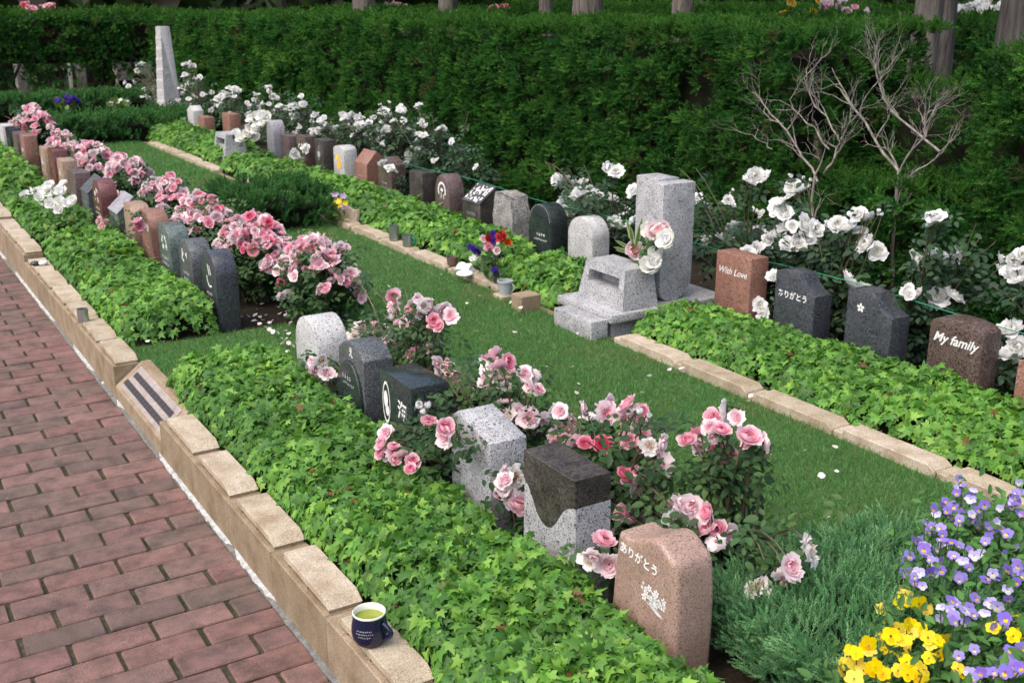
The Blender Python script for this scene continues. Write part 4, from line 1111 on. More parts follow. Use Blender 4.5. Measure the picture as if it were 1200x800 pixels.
def bez(p0, p1, p2, t): return p0 * (1 - t) ** 2 + p1 * 2 * t * (1 - t) + p2 * t * t
def rose_bush(label, basep, blooms, leafcols, leaf=0.034, extra=8, per=34, group=None, spread=0.055, cluster=0.9):
    """blooms: list of (x, y, z, size, kind)"""
    base = np.array(basep, float)
    t = thing('rose_bush', label, 'rose bush', tuple(base), 0, group)
    bm = bmesh.new(); LP, LN, LT, LS = [], [], [], []
    blooms = list(blooms)
    for b in list(blooms):      # roses come in clusters
        for q in range(int(rng.random() < cluster) + int(rng.random() < cluster * 0.4)):
            s_ = b[3] * rng.uniform(0.65, 1.0); kk = {'p': 'ppl', 'l': 'llpf', 'd': 'pd', 'f': 'l', 'w': 'w', 'u': 'u', 'b': 'b', 'r': 'r', 'y': 'y'}[b[4]]
            d_ = rng.normal(0, 1, 3); d_ /= np.linalg.norm(d_); d_[2] = -abs(d_[2]) * 0.6
            blooms.append((b[0] + d_[0] * b[3] * 0.85, b[1] + d_[1] * b[3] * 0.95, b[2] + d_[2] * b[3] * 0.85, s_, random.choice(kk)))
    ends = [(np.array(b[:3]), b[3], b[4]) for b in blooms]
    zz = max([e[0][2] for e in ends]) if ends else base[2] + 0.4
    lo = np.min([e[0] for e in ends], 0); hi = np.max([e[0] for e in ends], 0)
    for k in range(extra):
        e = np.array([rng.uniform(lo[0] - 0.03, hi[0] + 0.06), rng.uniform(lo[1] - 0.05, hi[1] + 0.05), rng.uniform(base[2] + 0.12, max(base[2] + 0.2, zz - 0.02))])
        ends.append((e, 0, None))
    for e, sz, kind in ends:
        foot = base + np.array([rng.normal(0, 0.03), rng.normal(0, 0.05), -0.02])
        midp = foot * 0.45 + e * 0.55 + np.array([rng.normal(0, 0.03), rng.normal(0, 0.03), 0.06 + 0.25 * np.linalg.norm((e - foot)[:2])])
        if kind is not None: tipdir = np.array([0, 0, 1.0])
        pts = [bez(foot, midp, e, q) for q in np.linspace(0, 1, 7)]
        add_tube(bm, [p - base for p in pts], [0.0055, 0.005, 0.0042, 0.0035, 0.003, 0.0024, 0.002], 5, False)
        nlf = per if kind is not None else int(per * 1.3)
        q = rng.uniform(0.2, 0.90, nlf)
        for tq in q:
            p = bez(foot, midp, e, tq) + rng.normal(0, spread * 0.75, 3) * np.array([1, 1, 0.85])
            p[2] = max(p[2], base[2] + 0.02)
            LP.append(p)
    LP = np.array(LP)
    if blooms:      # leaves do not grow through the flowers
        bc = np.array([b_[:3] for b_ in blooms]); br_ = np.array([b_[3] for b_ in blooms])
        dd = np.linalg.norm(LP[:, None] - bc[None], axis=2) - br_[None] * 0.8
        top = bc[np.argmin(dd, 1), 2]
        LP = LP[(dd.min(1) > 0) & ((LP[:, 2] < top + 0.01) | (rng.random(len(LP)) < 0.4))]
    m = len(LP)
    # every point carries a compound leaf of three to five leaflets
    N5 = np.stack([rng.normal(-0.25, 0.45, m), rng.normal(-0.3, 0.45, m), np.ones(m)], 1); T5 = rdir(m); T5[:, 2] *= 0.5
    Rm = basis(N5, T5); parts = []
    lc = mixcol(m, leafcols)
    for (ox, oy, rot, sc_) in ((0, 0.3, 0.0, 1.0), (0.42, -0.1, -1.0, 0.85), (-0.42, -0.1, 1.0, 0.85), (0.40, -0.75, -1.15, 0.7), (-0.40, -0.75, 1.15, 0.7)):
        keep = np.ones(m, bool) if sc_ > 0.8 else rng.random(m) < 0.7
        c_, s_ = math.cos(rot), math.sin(rot)
        tv = np.array(ROSELEAF[0]) * sc_; tv = np.stack([tv[:, 0] * c_ - tv[:, 1] * s_ + ox * 0.55, tv[:, 0] * s_ + tv[:, 1] * c_ + oy, tv[:, 2]], 1)
        tv[:, 2] -= 0.10 * (tv[:, 0] ** 2 + tv[:, 1] ** 2)
        parts.append(scatter(tv, ROSELEAF[1], LP[keep], Rm[keep], leaf * rng.uniform(0.75, 1.2, keep.sum()), lc[keep] * rng.uniform(0.85, 1.15, (keep.sum(), 1))))
    V, Fc, C_ = cat(parts)
    f = link('leaves', arrmesh('leaves', V - base, Fc, C_), M['leaf'], t); f['kind'] = 'stuff'
    s = link('canes', bm_mesh(bm, 'canes'), M['cane'], t)
    for b in blooms:
        x, y, z, sz, kind = b
        d = np.array([rng.normal(-0.25, 0.55), rng.normal(-0.3, 0.55), 0.75 + rng.normal(0, 0.3)])
        if kind in 'lf': d = d + np.array([0, 0, -0.35]) + rng.normal(0, 0.35, 3)
        q = Vector(d).normalized().to_track_quat('Z', 'Y') @ Matrix.Rotation(rng.uniform(0, 6.28), 3, 'Z').to_quaternion()
        name = 'rose_bud' if kind in 'ub' else 'rose_bloom'
        s3 = sz * (0.62 if kind in 'ub' else 1.08)
        o = link(name, random.choice(B[kind]), None, t, (x - base[0], y - base[1], z - base[2] - sz * 0.35), None, (s3 * rng.uniform(0.92, 1.1), s3 * rng.uniform(0.92, 1.1), s3 * rng.uniform(0.85, 1.1)))
        o.rotation_euler = q.to_euler()
    return t
PLEAF = [(0.030, 0.075, 0.028), (0.022, 0.055, 0.022), (0.042, 0.095, 0.032), (0.065, 0.125, 0.035)]
WLEAF = [(0.026, 0.058, 0.033), (0.020, 0.045, 0.026), (0.036, 0.075, 0.04), (0.05, 0.10, 0.04)]

def z1(x, y): return (320 + x / 3.333, 330 + y / 3.333)
def z2(x, y): return (500 + x / 3.333, 440 + y / 3.333)
def z3(x, y): return (600 + x / 3.333, 560 + y / 3.333)
PB = {
 'a': ('pink rose bush behind the dark oval and whitish headstones', (1.86, 3.72), 1.88,
  [(z1(470, 45), 'p'), (z1(465, 90), 'l'), (z1(470, 138), 'l'), (z1(540, 95), 'p'), (z1(560, 58), 'l'), (z1(612, 92), 'p'), (z1(662, 92), 'l'), (z1(515, 140), 'p'), (z1(548, 160), 'p'), (z1(625, 142), 'd'), (z1(695, 118), 'f'),
   (z1(400, 165), 'p'), (z1(398, 200), 'p'), (z1(282, 192), 'l'), (z1(322, 200), 'f'), (z1(348, 165), 'f'), (z1(440, 182), 'l'), (z1(450, 218), 'l'), (z1(520, 232), 'p'), (z1(560, 262), 'p'), (z1(565, 300), 'p'), (z1(490, 225), 'f'), (z1(645, 240), 'l'), (z1(590, 62), 'l')]),
 'b': ('pink rose bush behind the square dark headstone with the white character', (1.86, 2.98), 1.84,
  [(z1(690, 320), 'p'), (z1(640, 312), 'l'), (z1(705, 378), 'p'), (z1(875, 270), 'p'), (z1(912, 296), 'p'), (z1(858, 332), 'l'), (z1(828, 300), 'l'), (z1(840, 372), 'l'), (z1(902, 370), 'p'), (z1(1005, 388), 'l'), (z1(985, 345), 'f'), (z1(790, 435), 'p'), (z1(760, 410), 'f'), (z1(1000, 512), 'l'), (z1(1000, 570), 'p'), (z1(970, 492), 'l'), (z1(905, 460), 'f'), (z1(925, 510), 'f')]),
 'c': ('pale pink rose bush between the gabled and the two-tone headstones', (1.88, 2.42), 1.86,
  [(z2(520, 160), 'l'), (z2(500, 222), 'l'), (z2(548, 182), 'l'), (z2(535, 237), 'p'), (z2(597, 242), 'p'), (z2(603, 115), 'l'), (z2(640, 157), 'b'), (z2(700, 85), 'f'), (z2(695, 126), 'l'), (z2(790, 100), 'p'), (z2(775, 147), 'l'), (z2(685, 172), 'l'), (z2(865, 167), 'u'), (z2(685, 250), 'd'), (z2(775, 265), 'p'), (z2(735, 320), 'p'), (z2(838, 218), 'p'), (z2(868, 268), 'd'), (z2(845, 302), 'l'), (z2(925, 322), 'l'), (z2(908, 245), 'f'), (z2(525, 125), 'l'), (z2(828, 135), 'b')]),
 'd': ('pink rose bush right behind the wavy pink headstone', (1.82, 1.98), 1.80,
  [(z2(775, 375), 'd'), (z2(830, 412), 'p'), (z2(760, 462), 'l'), (z2(772, 520), 'p'), (z2(745, 567), 'f'), (z2(828, 555), 'l'), (z2(892, 557), 'f'), (z2(985, 490), 'l'), (z2(1012, 512), 'l'), (z2(1105, 512), 'p'), (z2(1050, 562), 'p'), (z2(1092, 592), 'p'), (z2(800, 540), 'f'), (z3(640, 95), 'l'), (z3(780, 190), 'p')]),
 'e': ('tall pink rose bush over the lawn beside the feathery shrub', (1.98, 2.0), 1.95,
  [((836, 485), 'p'), ((852, 474), 'f'), ((820, 503), 'd'), ((819, 520), 'l'), ((852, 527), 'd'), ((876, 507), 'p'), ((845, 500), 'p'), ((864, 623), 'p'), ((945, 636), 'f'), ((925, 657), 'l'), ((909, 669), 'u'), ((888, 684), 'f')]),
}
PG = 'pink rose bushes behind the front row'
for key, (label, bxy, Xb, bl) in PB.items():
    lst = []
    for (px, py), kind in bl:
        if kind == 'f' and rng.random() < 0.5: kind = 'l'
        p = onx(px, py, (1.76 if key == 'e' and py > 630 else Xb) + rng.normal(0, 0.035)); sz = {'u': 0.045, 'b': 0.04}.get(kind, 0.051) * rng.uniform(0.7, 1.15)
        lst.append((p[0], p[1], p[2], sz, kind))
    rose_bush(label, (bxy[0], bxy[1], LAWN - 0.01), lst, PLEAF, 0.034, extra=4 if key == 'e' else 6, per=13 if key == 'e' else 9, group=PG)
# drooping sprays that hang forward between the stones
def spray(label, basep, pix, X, size=0.047):
    lst = []
    for (px, py), kind in pix:
        p = onx(px, py, X + rng.normal(0, 0.015)); lst.append((p[0], p[1], p[2], size * rng.uniform(0.85, 1.1), kind))
    rose_bush(label, basep, lst, PLEAF, 0.032, extra=1, per=10, group=PG, spread=0.035)
spray('drooping pink rose spray in front of the square dark headstone', (1.62, 2.93, LAWN), [(z1(445, 575), 'l'), (z1(430, 620), 'p'), (z1(480, 655), 'p'), (z1(540, 690), 'p'), (z1(465, 665), 'l'), (z1(500, 668), 'p'), (z1(610, 535), 'p'), (z1(665, 552), 'p'), (z1(565, 470), 'b')], 1.35)
spray('small faded pink roses in front of the whitish headstone', (1.64, 3.76, LAWN), [(z1(165, 332), 'l'), (z1(207, 345), 'l'), (z1(185, 292), 'f')], 1.46)
spray('faded roses hanging between the gabled and two-tone headstones', (1.62, 2.45, LAWN), [(z2(300, 447), 'p'), (z2(350, 462), 'l'), (z2(352, 492), 'p'), (z2(312, 390), 'f'), (z2(340, 375), 'f')], 1.52)
spray('deep pink rose with a pale one below it against the wavy pink headstone', (1.60, 2.04, LAWN), [(z2(690, 630), 'p'), (z2(715, 705), 'l')], 1.50, 0.062)

# far pink bushes: blooms spread over a dome
def dome(cx, cy, z0, zt, rx, ry, n, kinds, size):
    out = []
    for k in range(n):
        a = rng.uniform(0, 2 * PI); q = math.sqrt(rng.random())
        x, y = cx + rx * q * math.cos(a), cy + ry * q * math.sin(a)
        z = z0 + (zt - z0) * math.sqrt(max(0.02, 1 - q * q)) * rng.uniform(0.72, 1.05)
        out.append((x, y, z, size * rng.uniform(0.85, 1.15), random.choice(kinds)))
    return out
far_pink = [((1.95, 4.95), 0.30, 0.62, 0.17, 0.32, 34, 'ppplldp', 'large pink rose bush spilling over the lawn strip'),
            ((1.86, 5.62), 0.36, 0.62, 0.17, 0.34, 42, 'pplllpd', 'dense pink rose bush behind the salt-and-pepper headstone'),
            ((1.84, 6.45), 0.36, 0.60, 0.15, 0.32, 30, 'ppdllp', 'pink rose bush behind the reddish tan headstone'),
            ((1.84, 7.3), 0.34, 0.60, 0.15, 0.34, 26, 'pplldp', 'pink rose bush behind the lavender slanted plate'),
            ((1.82, 8.25), 0.36, 0.62, 0.17, 0.38, 34, 'lllpldp', 'pale pink rose bush behind the red round-topped headstone'),
            ((1.80, 9.35), 0.36, 0.60, 0.15, 0.42, 26, 'llppp', 'pale pink rose bush over the tan square headstones'),
            ((1.80, 10.6), 0.34, 0.56, 0.15, 0.4, 18, 'ppl', 'sparse pink rose bush far down the front row'),
            ((1.80, 12.0), 0.40, 0.68, 0.18, 0.6, 44, 'pppld', 'farthest pink rose bush at the left edge')]
for (c, z0, zt, rx, ry, n, kinds, label) in far_pink:
    rose_bush(label, (c[0], c[1], LAWN - 0.01), dome(c[0], c[1], z0, zt, rx, ry, int(n * 2.0), kinds + 'pl', 0.047), PLEAF, 0.036, extra=8, per=8, group=PG)
spray('single bright pink rose on the ivy below the lavender plate', (1.62, 7.05, LAWN), [((123, 259), 'd'), ((118, 256), 'p'), ((161, 257), 'p'), ((160, 265), 'd')], 1.42, 0.05)

# white roses behind the rear row
def s5(x, y): return (800 + x / 3, 150 + y / 3)
def s4(x, y): return (600 + x / 4, 150 + y / 4)
def s3(x, y): return (350 + x / 4, 100 + y / 4)
def s2(x, y): return (150 + x / 4, 50 + y / 4)
WPX = [s5(*p) for p in ((255, 150), (390, 195), (160, 245), (250, 285), (270, 345), (185, 335), (350, 250), (335, 265), (85, 380), (150, 380), (265, 415), (330, 370), (370, 395), (360, 335), (425, 320), (430, 380), (435, 425), (400, 440), (515, 335), (545, 325), (615, 290), (595, 340), (650, 395), (820, 450), (945, 435), (895, 300), (575, 520), (635, 550), (795, 560), (950, 575), (1120, 460), (1165, 500), (1155, 695), (1190, 750), (1195, 435))]
WPX += [s4(*p) for p in ((445, 175), (245, 235), (335, 245), (300, 300), (355, 285), (235, 325), (395, 305), (470, 320), (570, 280), (245, 375), (525, 365), (480, 420), (575, 420), (445, 480), (490, 470), (865, 325))]
WPX += [s3(*p) for p in ((20, 80), (65, 145), (115, 175), (70, 215), (150, 215), (250, 130), (265, 190), (235, 155), (290, 145), (330, 170), (310, 225), (345, 245), (365, 205), (410, 195), (385, 120), (412, 120), (395, 265), (390, 240), (475, 95), (495, 155), (490, 195), (580, 180), (585, 230), (525, 270), (560, 290), (600, 300), (525, 350), (615, 280), (720, 255), (690, 385), (765, 390), (835, 375), (575, 165))]
WPX += [s2(*p) for p in ((295, 105), (60, 95), (40, 125), (25, 180), (35, 250), (80, 215), (200, 150), (260, 150), (210, 205), (245, 205), (285, 190), (335, 155), (175, 235), (235, 265), (215, 305), (125, 265), (280, 260), (315, 240), (350, 240), (300, 275), (345, 300), (360, 330), (430, 275), (395, 310), (465, 240), (500, 250), (470, 210), (600, 265), (630, 285), (600, 305), (680, 245), (475, 330), (520, 340), (760, 285), (825, 280), (730, 345), (790, 335), (800, 385), (865, 340), (920, 375), (870, 410), (960, 410), (930, 425), (1050, 335), (1060, 390), (1130, 370), (700, 440), (720, 470), (760, 420), (690, 400), (740, 300), (640, 330))]
WPX += [(x + rng.normal(0, 5), y + rng.normal(0, 5)) for (x, y) in WPX[-52:] + WPX[-52:] if rng.random() < 0.85]
WPX += [(x + rng.normal(0, 9), y + rng.normal(0, 8)) for (x, y) in WPX[51:84] if rng.random() < 0.9]
wl = []
for (px, py) in WPX:
    p = onx(px, py, 3.92 + rng.normal(0, 0.09)); wl.append((p[0], p[1], p[2], (0.069 if p[1] < 6 else 0.052) * rng.uniform(0.7, 1.15), 'w'))
for k in range(34):      # buds
    b = wl[rng.integers(len(wl))]; wl.append((b[0] + rng.normal(0, .04), b[1] + rng.normal(0, .06), b[2] + rng.uniform(0.0, .07), 0.035, 'b'))
WG = 'white rose bushes behind the rear row'
wb = [(2.35, 'white rose bush at the right edge behind My family'), (3.0, 'white rose bush behind the two blue-black headstones'), (3.55, 'white rose bush behind the lettered ありがとう and the reddish With Love headstones'), (4.05, 'tall white rose bush right of the granite monument'),
      (5.25, 'white rose bush left of the granite monument'), (6.75, 'white rose bush behind the wreath headstone'), (7.35, 'white rose bush behind the black square headstone'), (8.1, 'white rose bush behind the copper brown headstone'), (9.0, 'white rose bush behind the butterfly headstone'), (10.0, 'white rose bush over the tall light grey rounded headstone'),
      (11.0, 'white rose bush behind the far flower stand'), (12.2, 'white rose bush over the far reddish headstones'), (13.4, 'white rose bush right beside the obelisk'), (15.2, 'white rose bush left behind the obelisk')]
asg = {k: [] for k in range(len(wb))}
for b in wl: asg[int(np.argmin([abs(b[1] - y) for y, _ in wb]))].append(b)
for k, (y, label) in enumerate(wb):
    if not asg[k]: continue
    far = y > 8.5
    rose_bush(label, (3.95, y, LAWN - 0.01), asg[k], WLEAF, 0.044 if not far else 0.05, extra=9 if not far else 6, per=(16 if len(asg[k]) < 9 else 10) if not far else 4, group=WG, spread=0.065)
# roses that lean out in front of the stones
def lean(label, basep, pix, X, size=0.066):
    lst = []
    for (px, py) in pix:
        p = onx(px, py, X + rng.normal(0, 0.01)); lst.append((p[0], p[1], p[2], size * rng.uniform(0.85, 1.05), 'w'))
    rose_bush(label, basep, lst, WLEAF, 0.04, extra=0, per=6, group=WG, spread=0.03, cluster=0.15)
lean('white roses leaning out between With Love and the blue-black headstone', (3.75, 3.57, LAWN), [s5(322, 512), s5(272, 610), s5(292, 640)], 3.60)
lean('white rose leaning on the tall dark brown gabled headstone', (3.74, 7.46, LAWN), [s3(425, 378), s3(440, 388), s3(400, 355)], 3.53)
lean('white roses hanging in front of the brown headstone down the rear row', (3.75, 9.5, LAWN), [s2(780, 510), s2(840, 490), s2(830, 480)], 3.5)

# green twine behind the rear row
t = thing('garden_twine', 'thin green twine stretched behind the rear headstones', 'twine', (3.745, 2.2, LAWN))
tw = [(3.745, 1.6, 0.50)] + [(3.745, y, 0.505 - 0.02 * math.sin((y - 1.6) * 1.9) ** 2) for y in np.arange(1.8, 8.01, 0.2)]
link('twine', tube_mesh('twine', [(0, p[1] - 2.2, p[2] - LAWN) for p in tw], 0.0022, 5), plain('green_twine', (0.01, 0.22, 0.13), 0.6), t)
for y in (1.62, 4.75, 7.98): link('stake', tube_mesh('stake', [(0.006, y - 2.2, -0.05), (0.006, y - 2.2, 0.40)], 0.006, 6), M['stem'], t)

# ------------------------------------------------------------------ violas and pansies at the lower right
def petal_fan(cx, cy, r, e, rot, n=7, z=0.0, dz=0.0):
    V = [(cx, cy, z)]
    for k in range(n):
        a = 2 * PI * k / n; x, y = r * math.cos(a), r * e * math.sin(a)
        V.append((cx + x * math.cos(rot) - y * math.sin(rot), cy + x * math.sin(rot) + y * math.cos(rot), z + dz * (1 if k % 2 else -0.4)))
    return V, [(0, 1 + k, 1 + (k + 1) % n) for k in range(n)]
def viola_mesh(seed, top, side, eye, lip, blotch):
    """flat five-petalled face in XY, up = +Y, normal +Z, 1 unit wide"""
    r = random.Random(seed); V, Fc, C_ = [], [], []
    def add(cx, cy, rr, e, rot, z, col, dz=0.02):
        v, f = petal_fan(cx, cy, rr, e, rot, 8, z, dz); o = len(V); V.extend(v); Fc.extend([tuple(i + o for i in q) for q in f]); C_.extend([[c * r.uniform(0.92, 1.08) for c in col]] * len(v))
    add(-0.18, 0.26, 0.26, 0.92, 0.4, 0.00, top); add(0.18, 0.26, 0.26, 0.92, -0.4, 0.015, top)
    add(-0.28, 0.0, 0.22, 0.85, 0.2, 0.035, side); add(0.28, 0.0, 0.22, 0.85, -0.2, 0.04, side)
    add(0, -0.20, 0.27, 0.80, 0, 0.055, lip)
    add(0, -0.13, 0.15, 0.85, 0, 0.085, eye, 0.004); add(0, -0.02, 0.05, 1.0, 0, 0.10, blotch, 0.0)
    return arrmesh('flower', V, Fc, np.array(C_))
LILAC, LILAC2, CREAM, YEL = (0.25, 0.17, 0.58), (0.33, 0.25, 0.65), (0.75, 0.72, 0.55), (0.80, 0.62, 0.06)
VM = [viola_mesh(1, LILAC, LILAC, YEL, LILAC2, (0.5, 0.15, 0.01)), viola_mesh(2, LILAC2, LILAC2, (0.78, 0.70, 0.25), LILAC2, (0.55, 0.25, 0.02)), viola_mesh(3, (0.24, 0.15, 0.56), LILAC, (0.78, 0.48, 0.03), LILAC2, (0.35, 0.1, 0.01)), viola_mesh(4, (0.45, 0.40, 0.72), (0.55, 0.52, 0.75), CREAM, (0.7, 0.68, 0.78), YEL)]
YM = [viola_mesh(10 + k, (0.80, 0.60, 0.010), (0.83, 0.65, 0.012), (0.78, 0.50, 0.010), (0.83, 0.65, 0.014), (0.6, 0.28, 0.01)) for k in range(3)]
for me in VM + YM: me.materials.append(M['flower'])
def flower_plants(name, cat_, pix, zmean, size, meshes, centres, labels, group, leafc, jit=0.03, leafn=420, up=(-0.45, -0.55, 0.65), leaf=0.03):
    pts = []
    for (px, py) in pix:
        p = onz(px, py, zmean + rng.normal(0, jit)); pts.append(p)
    pts = np.array(pts); cen = np.array(centres)
    idx = np.argmin(((pts[:, None, :2] - cen[None]) ** 2).sum(2), 1)
    for k, label in enumerate(labels):
        mine = pts[idx == k]
        if len(mine) == 0: continue
        base = np.array([mine[:, 0].mean(), mine[:, 1].mean(), LAWN])
        t = thing(name, label, cat_, tuple(base), 0, group)
        bm = bmesh.new(); LP = []
        lo, hi = mine.min(0) - 0.05, mine.max(0) + 0.05
        for p in mine:
            foot = base + np.array([(p[0] - base[0]) * 0.6, (p[1] - base[1]) * 0.6, 0])
            m_ = foot * 0.5 + p * 0.5 + np.array([0.02, 0.02, 0.03])
            add_tube(bm, [foot - base, m_ - base, p - base + np.array([0, 0, -0.004])], [0.002, 0.0016, 0.0013], 4, False)
            o = link('flower', random.choice(meshes), None, t, tuple(p - base), None, (size * rng.uniform(0.8, 1.15),) * 3)
            nrm = np.array(up) + rng.normal(0, 0.42, 3); upv = np.array([0.1, 0.1, 1.0]) + rng.normal(0, 0.18, 3)
            Rm = basis(nrm[None], upv[None])[0]; o.rotation_euler = Matrix(Rm.tolist()).to_euler()
        for q in range(leafn):
            p = mine[rng.integers(len(mine))] + rng.normal(0, 0.035, 3); u = rng.random()
            p[2] = LAWN + (p[2] - LAWN) * rng.uniform(0.22, 0.88); LP.append(p)
        LP = np.array(LP); m = len(LP)
        tl = (np.array(ROSELEAF[0]) * np.array([0.75, 1, 1]), ROSELEAF[1])
        W = scatter(tl[0], tl[1], LP, basis(np.stack([rng.normal(-.25, .5, m), rng.normal(-.3, .5, m), np.ones(m)], 1), rdir(m)), leaf * rng.uniform(0.7, 1.3, m), mixcol(m, leafc))
        f = link('leaves', arrmesh('leaves', W[0] - base, W[1], W[2]), M['leaf'], t); f['kind'] = 'stuff'
        link('stalks', bm_mesh(bm, 'stalks'), M['stem'], t)['kind'] = 'stuff'
def v5(x, y): return (1060 + x / 5.714, 560 + y / 5.714)
vp = [v5(*p) for p in ((352, 100), (350, 65), (460, 85), (325, 190), (255, 180), (390, 165), (440, 145), (320, 255), (362, 270), (424, 240), (490, 265), (450, 280), (470, 205), (555, 250), (535, 180), (500, 320), (200, 205), (135, 300), (160, 360), (200, 355), (255, 375), (240, 335), (80, 425), (120, 425), (135, 505), (130, 475), (230, 470), (315, 430), (370, 455), (320, 520), (440, 480), (515, 505), (575, 365), (540, 425), (640, 415), (590, 345), (690, 375), (70, 575), (110, 545), (165, 630), (240, 620), (240, 555), (190, 560), (365, 570), (430, 600), (65, 660), (45, 625), (365, 680), (345, 655), (545, 680), (590, 640), (620, 665), (695, 610), (735, 635), (775, 655), (740, 465), (665, 510), (640, 205), (715, 165), (745, 180), (785, 245), (770, 100), (740, 130), (700, 120), (690, 750), (120, 725))]
def v4(x, y): return (840 + x / 3.333, 560 + y / 3.333)
vp += [v4(*p) for p in ((870, 550), (925, 560), (970, 565), (912, 515), (930, 488), (985, 505), (1010, 470), (1045, 485), (1045, 530), (1080, 580), (1125, 550), (1090, 510), (945, 695), (1005, 670), (1115, 715), (1145, 675), (1030, 760), (1070, 745), (1090, 775), (1165, 755), (1185, 740), (1190, 665), (1000, 780))]
# soil bed mound for the flowers
vp += [(x + rng.normal(0, 7), y + rng.normal(0, 6)) for x, y in vp if rng.random() < 0.85]
flower_plants('viola_plant', 'viola', vp, 0.415, 0.028, VM, [(2.45, 1.66), (2.20, 1.52), (2.42, 1.40), (2.0, 1.18)],
    ['lilac viola clump nearest the rear kerb corner', 'lilac viola clump beside the feathery shrub above the yellow pansies', 'lilac viola clump at the right picture edge', 'pale violas right of the yellow pansies at the bottom edge'], 'lilac violas in the corner bed', [(0.06, 0.16, 0.035), (0.09, 0.22, 0.05), (0.04, 0.11, 0.03)], leafn=900)
yp = [v4(*p) for p in ((645, 515), (735, 455), (722, 490), (768, 510), (820, 515), (745, 575), (710, 590), (665, 590), (725, 650), (785, 610), (825, 625), (860, 635), (865, 685), (590, 650), (655, 670), (645, 630), (545, 685), (540, 720), (575, 755), (625, 735), (650, 765), (700, 760), (740, 720), (770, 745), (790, 775), (490, 770), (530, 775), (940, 770), (745, 770), (680, 620), (1175, 565), (1195, 605), (1130, 575))]
yp += [(x + rng.normal(0, 8), y + rng.normal(0, 8)) for x, y in yp if rng.random() < 0.8]
flower_plants('pansy_plant', 'pansy', yp, 0.39, 0.037, YM, [(1.90, 1.38), (1.66, 1.28), (2.2, 1.30)],
    ['bright yellow pansy clump touching the lilac violas', 'bright yellow pansies at the bottom edge beside the feathery shrub', 'few yellow pansies at the right picture edge'], 'yellow pansies in the corner bed', [(0.05, 0.13, 0.03), (0.07, 0.17, 0.04), (0.035, 0.09, 0.025)], leafn=900)
for (px, py), lab in (((774, 790), 'tiny white daisy left of the foot of the wavy pink headstone'), ((809, 794), 'tiny white daisy at the foot of the wavy pink headstone near its right side')):
    p = onx(px, py, 1.46); t = thing('daisy', lab, 'daisy', (p[0], p[1], LAWN))
    d = Flat()
    link('stalk', tube_mesh('stalk', [(0, 0, 0), (0.002, 0.002, (p[2] - LAWN) * 0.5), (0, 0, p[2] - LAWN)], 0.001, 4), M['stem'], t)
    V, Fc = [], []
    for k in range(14):
        v, f = petal_fan(math.cos(k * PI / 7) * 0.008, math.sin(k * PI / 7) * 0.008, 0.0055, 0.4, k * PI / 7, 6); o = len(V); V += v; Fc += [tuple(i + o for i in q) for q in f]
    o = link('petals', arrmesh('petals', V, Fc, np.full((len(V), 3), 0.85)), M['white'], t, (0, 0, p[2] - LAWN)); o.rotation_euler = (0.5, -0.3, 0)
    bm = bmesh.new(); bmesh.ops.create_uvsphere(bm, u_segments=8, v_segments=5, radius=0.0042)
    link('centre', bm_mesh(bm, 'centre'), M['ink_yellow'], t, (-0.001, -0.001, p[2] - LAWN + 0.002))

# ------------------------------------------------------------------ things left on the kerbs
CAPZ = 0.156 + 0.010 + 0.022
p = onz(434, 751, CAPZ)
t = thing('mug', 'navy blue rounded mug of green tea on the near kerb', 'mug', (p[0], p[1], CAPZ), 0)
t.scale = (1.17, 1.17, 1.17)
navy = plain('navy_glaze', (0.006, 0.009, 0.035), 0.12); cream = plain('cream_glaze', (0.72, 0.74, 0.66), 0.2)
k = 0.001
mb = link('body', lathe_mesh('body', [(0, 0), (26 * k, 0), (31 * k, 4 * k), (37.5 * k, 18 * k), (39 * k, 32 * k), (36.5 * k, 50 * k), (34.5 * k, 62 * k), (34.6 * k, 68.5 * k)], 32), navy, t)
link('rim', lathe_mesh('rim', [(34.6 * k, 68.5 * k), (35.2 * k, 71.5 * k), (33.6 * k, 73 * k), (32 * k, 71 * k), (32.5 * k, 55 * k), (33 * k, 30 * k), (0, 28 * k)], 32), cream, mb)
link('tea', lathe_mesh('tea', [(32.6 * k, 57 * k), (0, 57 * k)], 32), plain('green_tea', (0.20, 0.24, 0.02), 0.05), t)
ha = [(36 * k + 19 * k * math.sin(PI * q / 10) , 0, (54 - 36 * q / 10) * k) for q in range(11)]
h = link('handle', tube_mesh('handle', ha, [0.0055] * 11, 8), navy, t); h.rotation_euler = (0, 0, math.radians(-62))
fl = Flat()
for q, n in enumerate((9, 10, 7)): fl.glyphs(0, 0.046 - 0.007 * q, n, 0.0035, 300 + q, 1.1)
me = bpy.data.meshes.new('lettering')
me.from_pydata([(-0.0396 * math.cos(-y / 0.039), 0.0396 * math.sin(y / 0.039), z) for x, y, z in fl.V], [], fl.F)
o = link('lettering', me, M['ink_grey'], mb); o.rotation_euler = (0, 0, math.radians(48))
steel = plain('brushed_steel', (0.42, 0.43, 0.44), 0.32, 0.85)
def beaker(loc, label, r, h, taper=1.0, handle=None, mat=None, name='steel_beaker', c='beaker'):
    t = thing(name, label, c, loc)
    link('body', lathe_mesh('body', [(0, 0), (r * taper, 0), (r, h), (r * 0.94, h), (r * taper * 0.94, 0.006), (0, 0.006)], 24), mat or steel, t)
    if handle:
        hp = [(r * 0.95 + 0.020 * math.sin(PI * q / 8), 0, h * (0.85 - 0.65 * q / 8)) for q in range(9)]
        o = link('handle', tube_mesh('handle', hp, 0.004, 6), handle, t); o.rotation_euler = (0, 0, math.radians(-60))
    return t
p = onz(98, 376, CAPZ); beaker((p[0], p[1], CAPZ), 'plain steel beaker standing on the kerb by the ivy', 0.026, 0.062)
p = onx(462, 273, 3.055); beaker((3.055, p[1], LAWN + 0.042), 'taller steel beaker on the rear kerb', 0.034, 0.095)
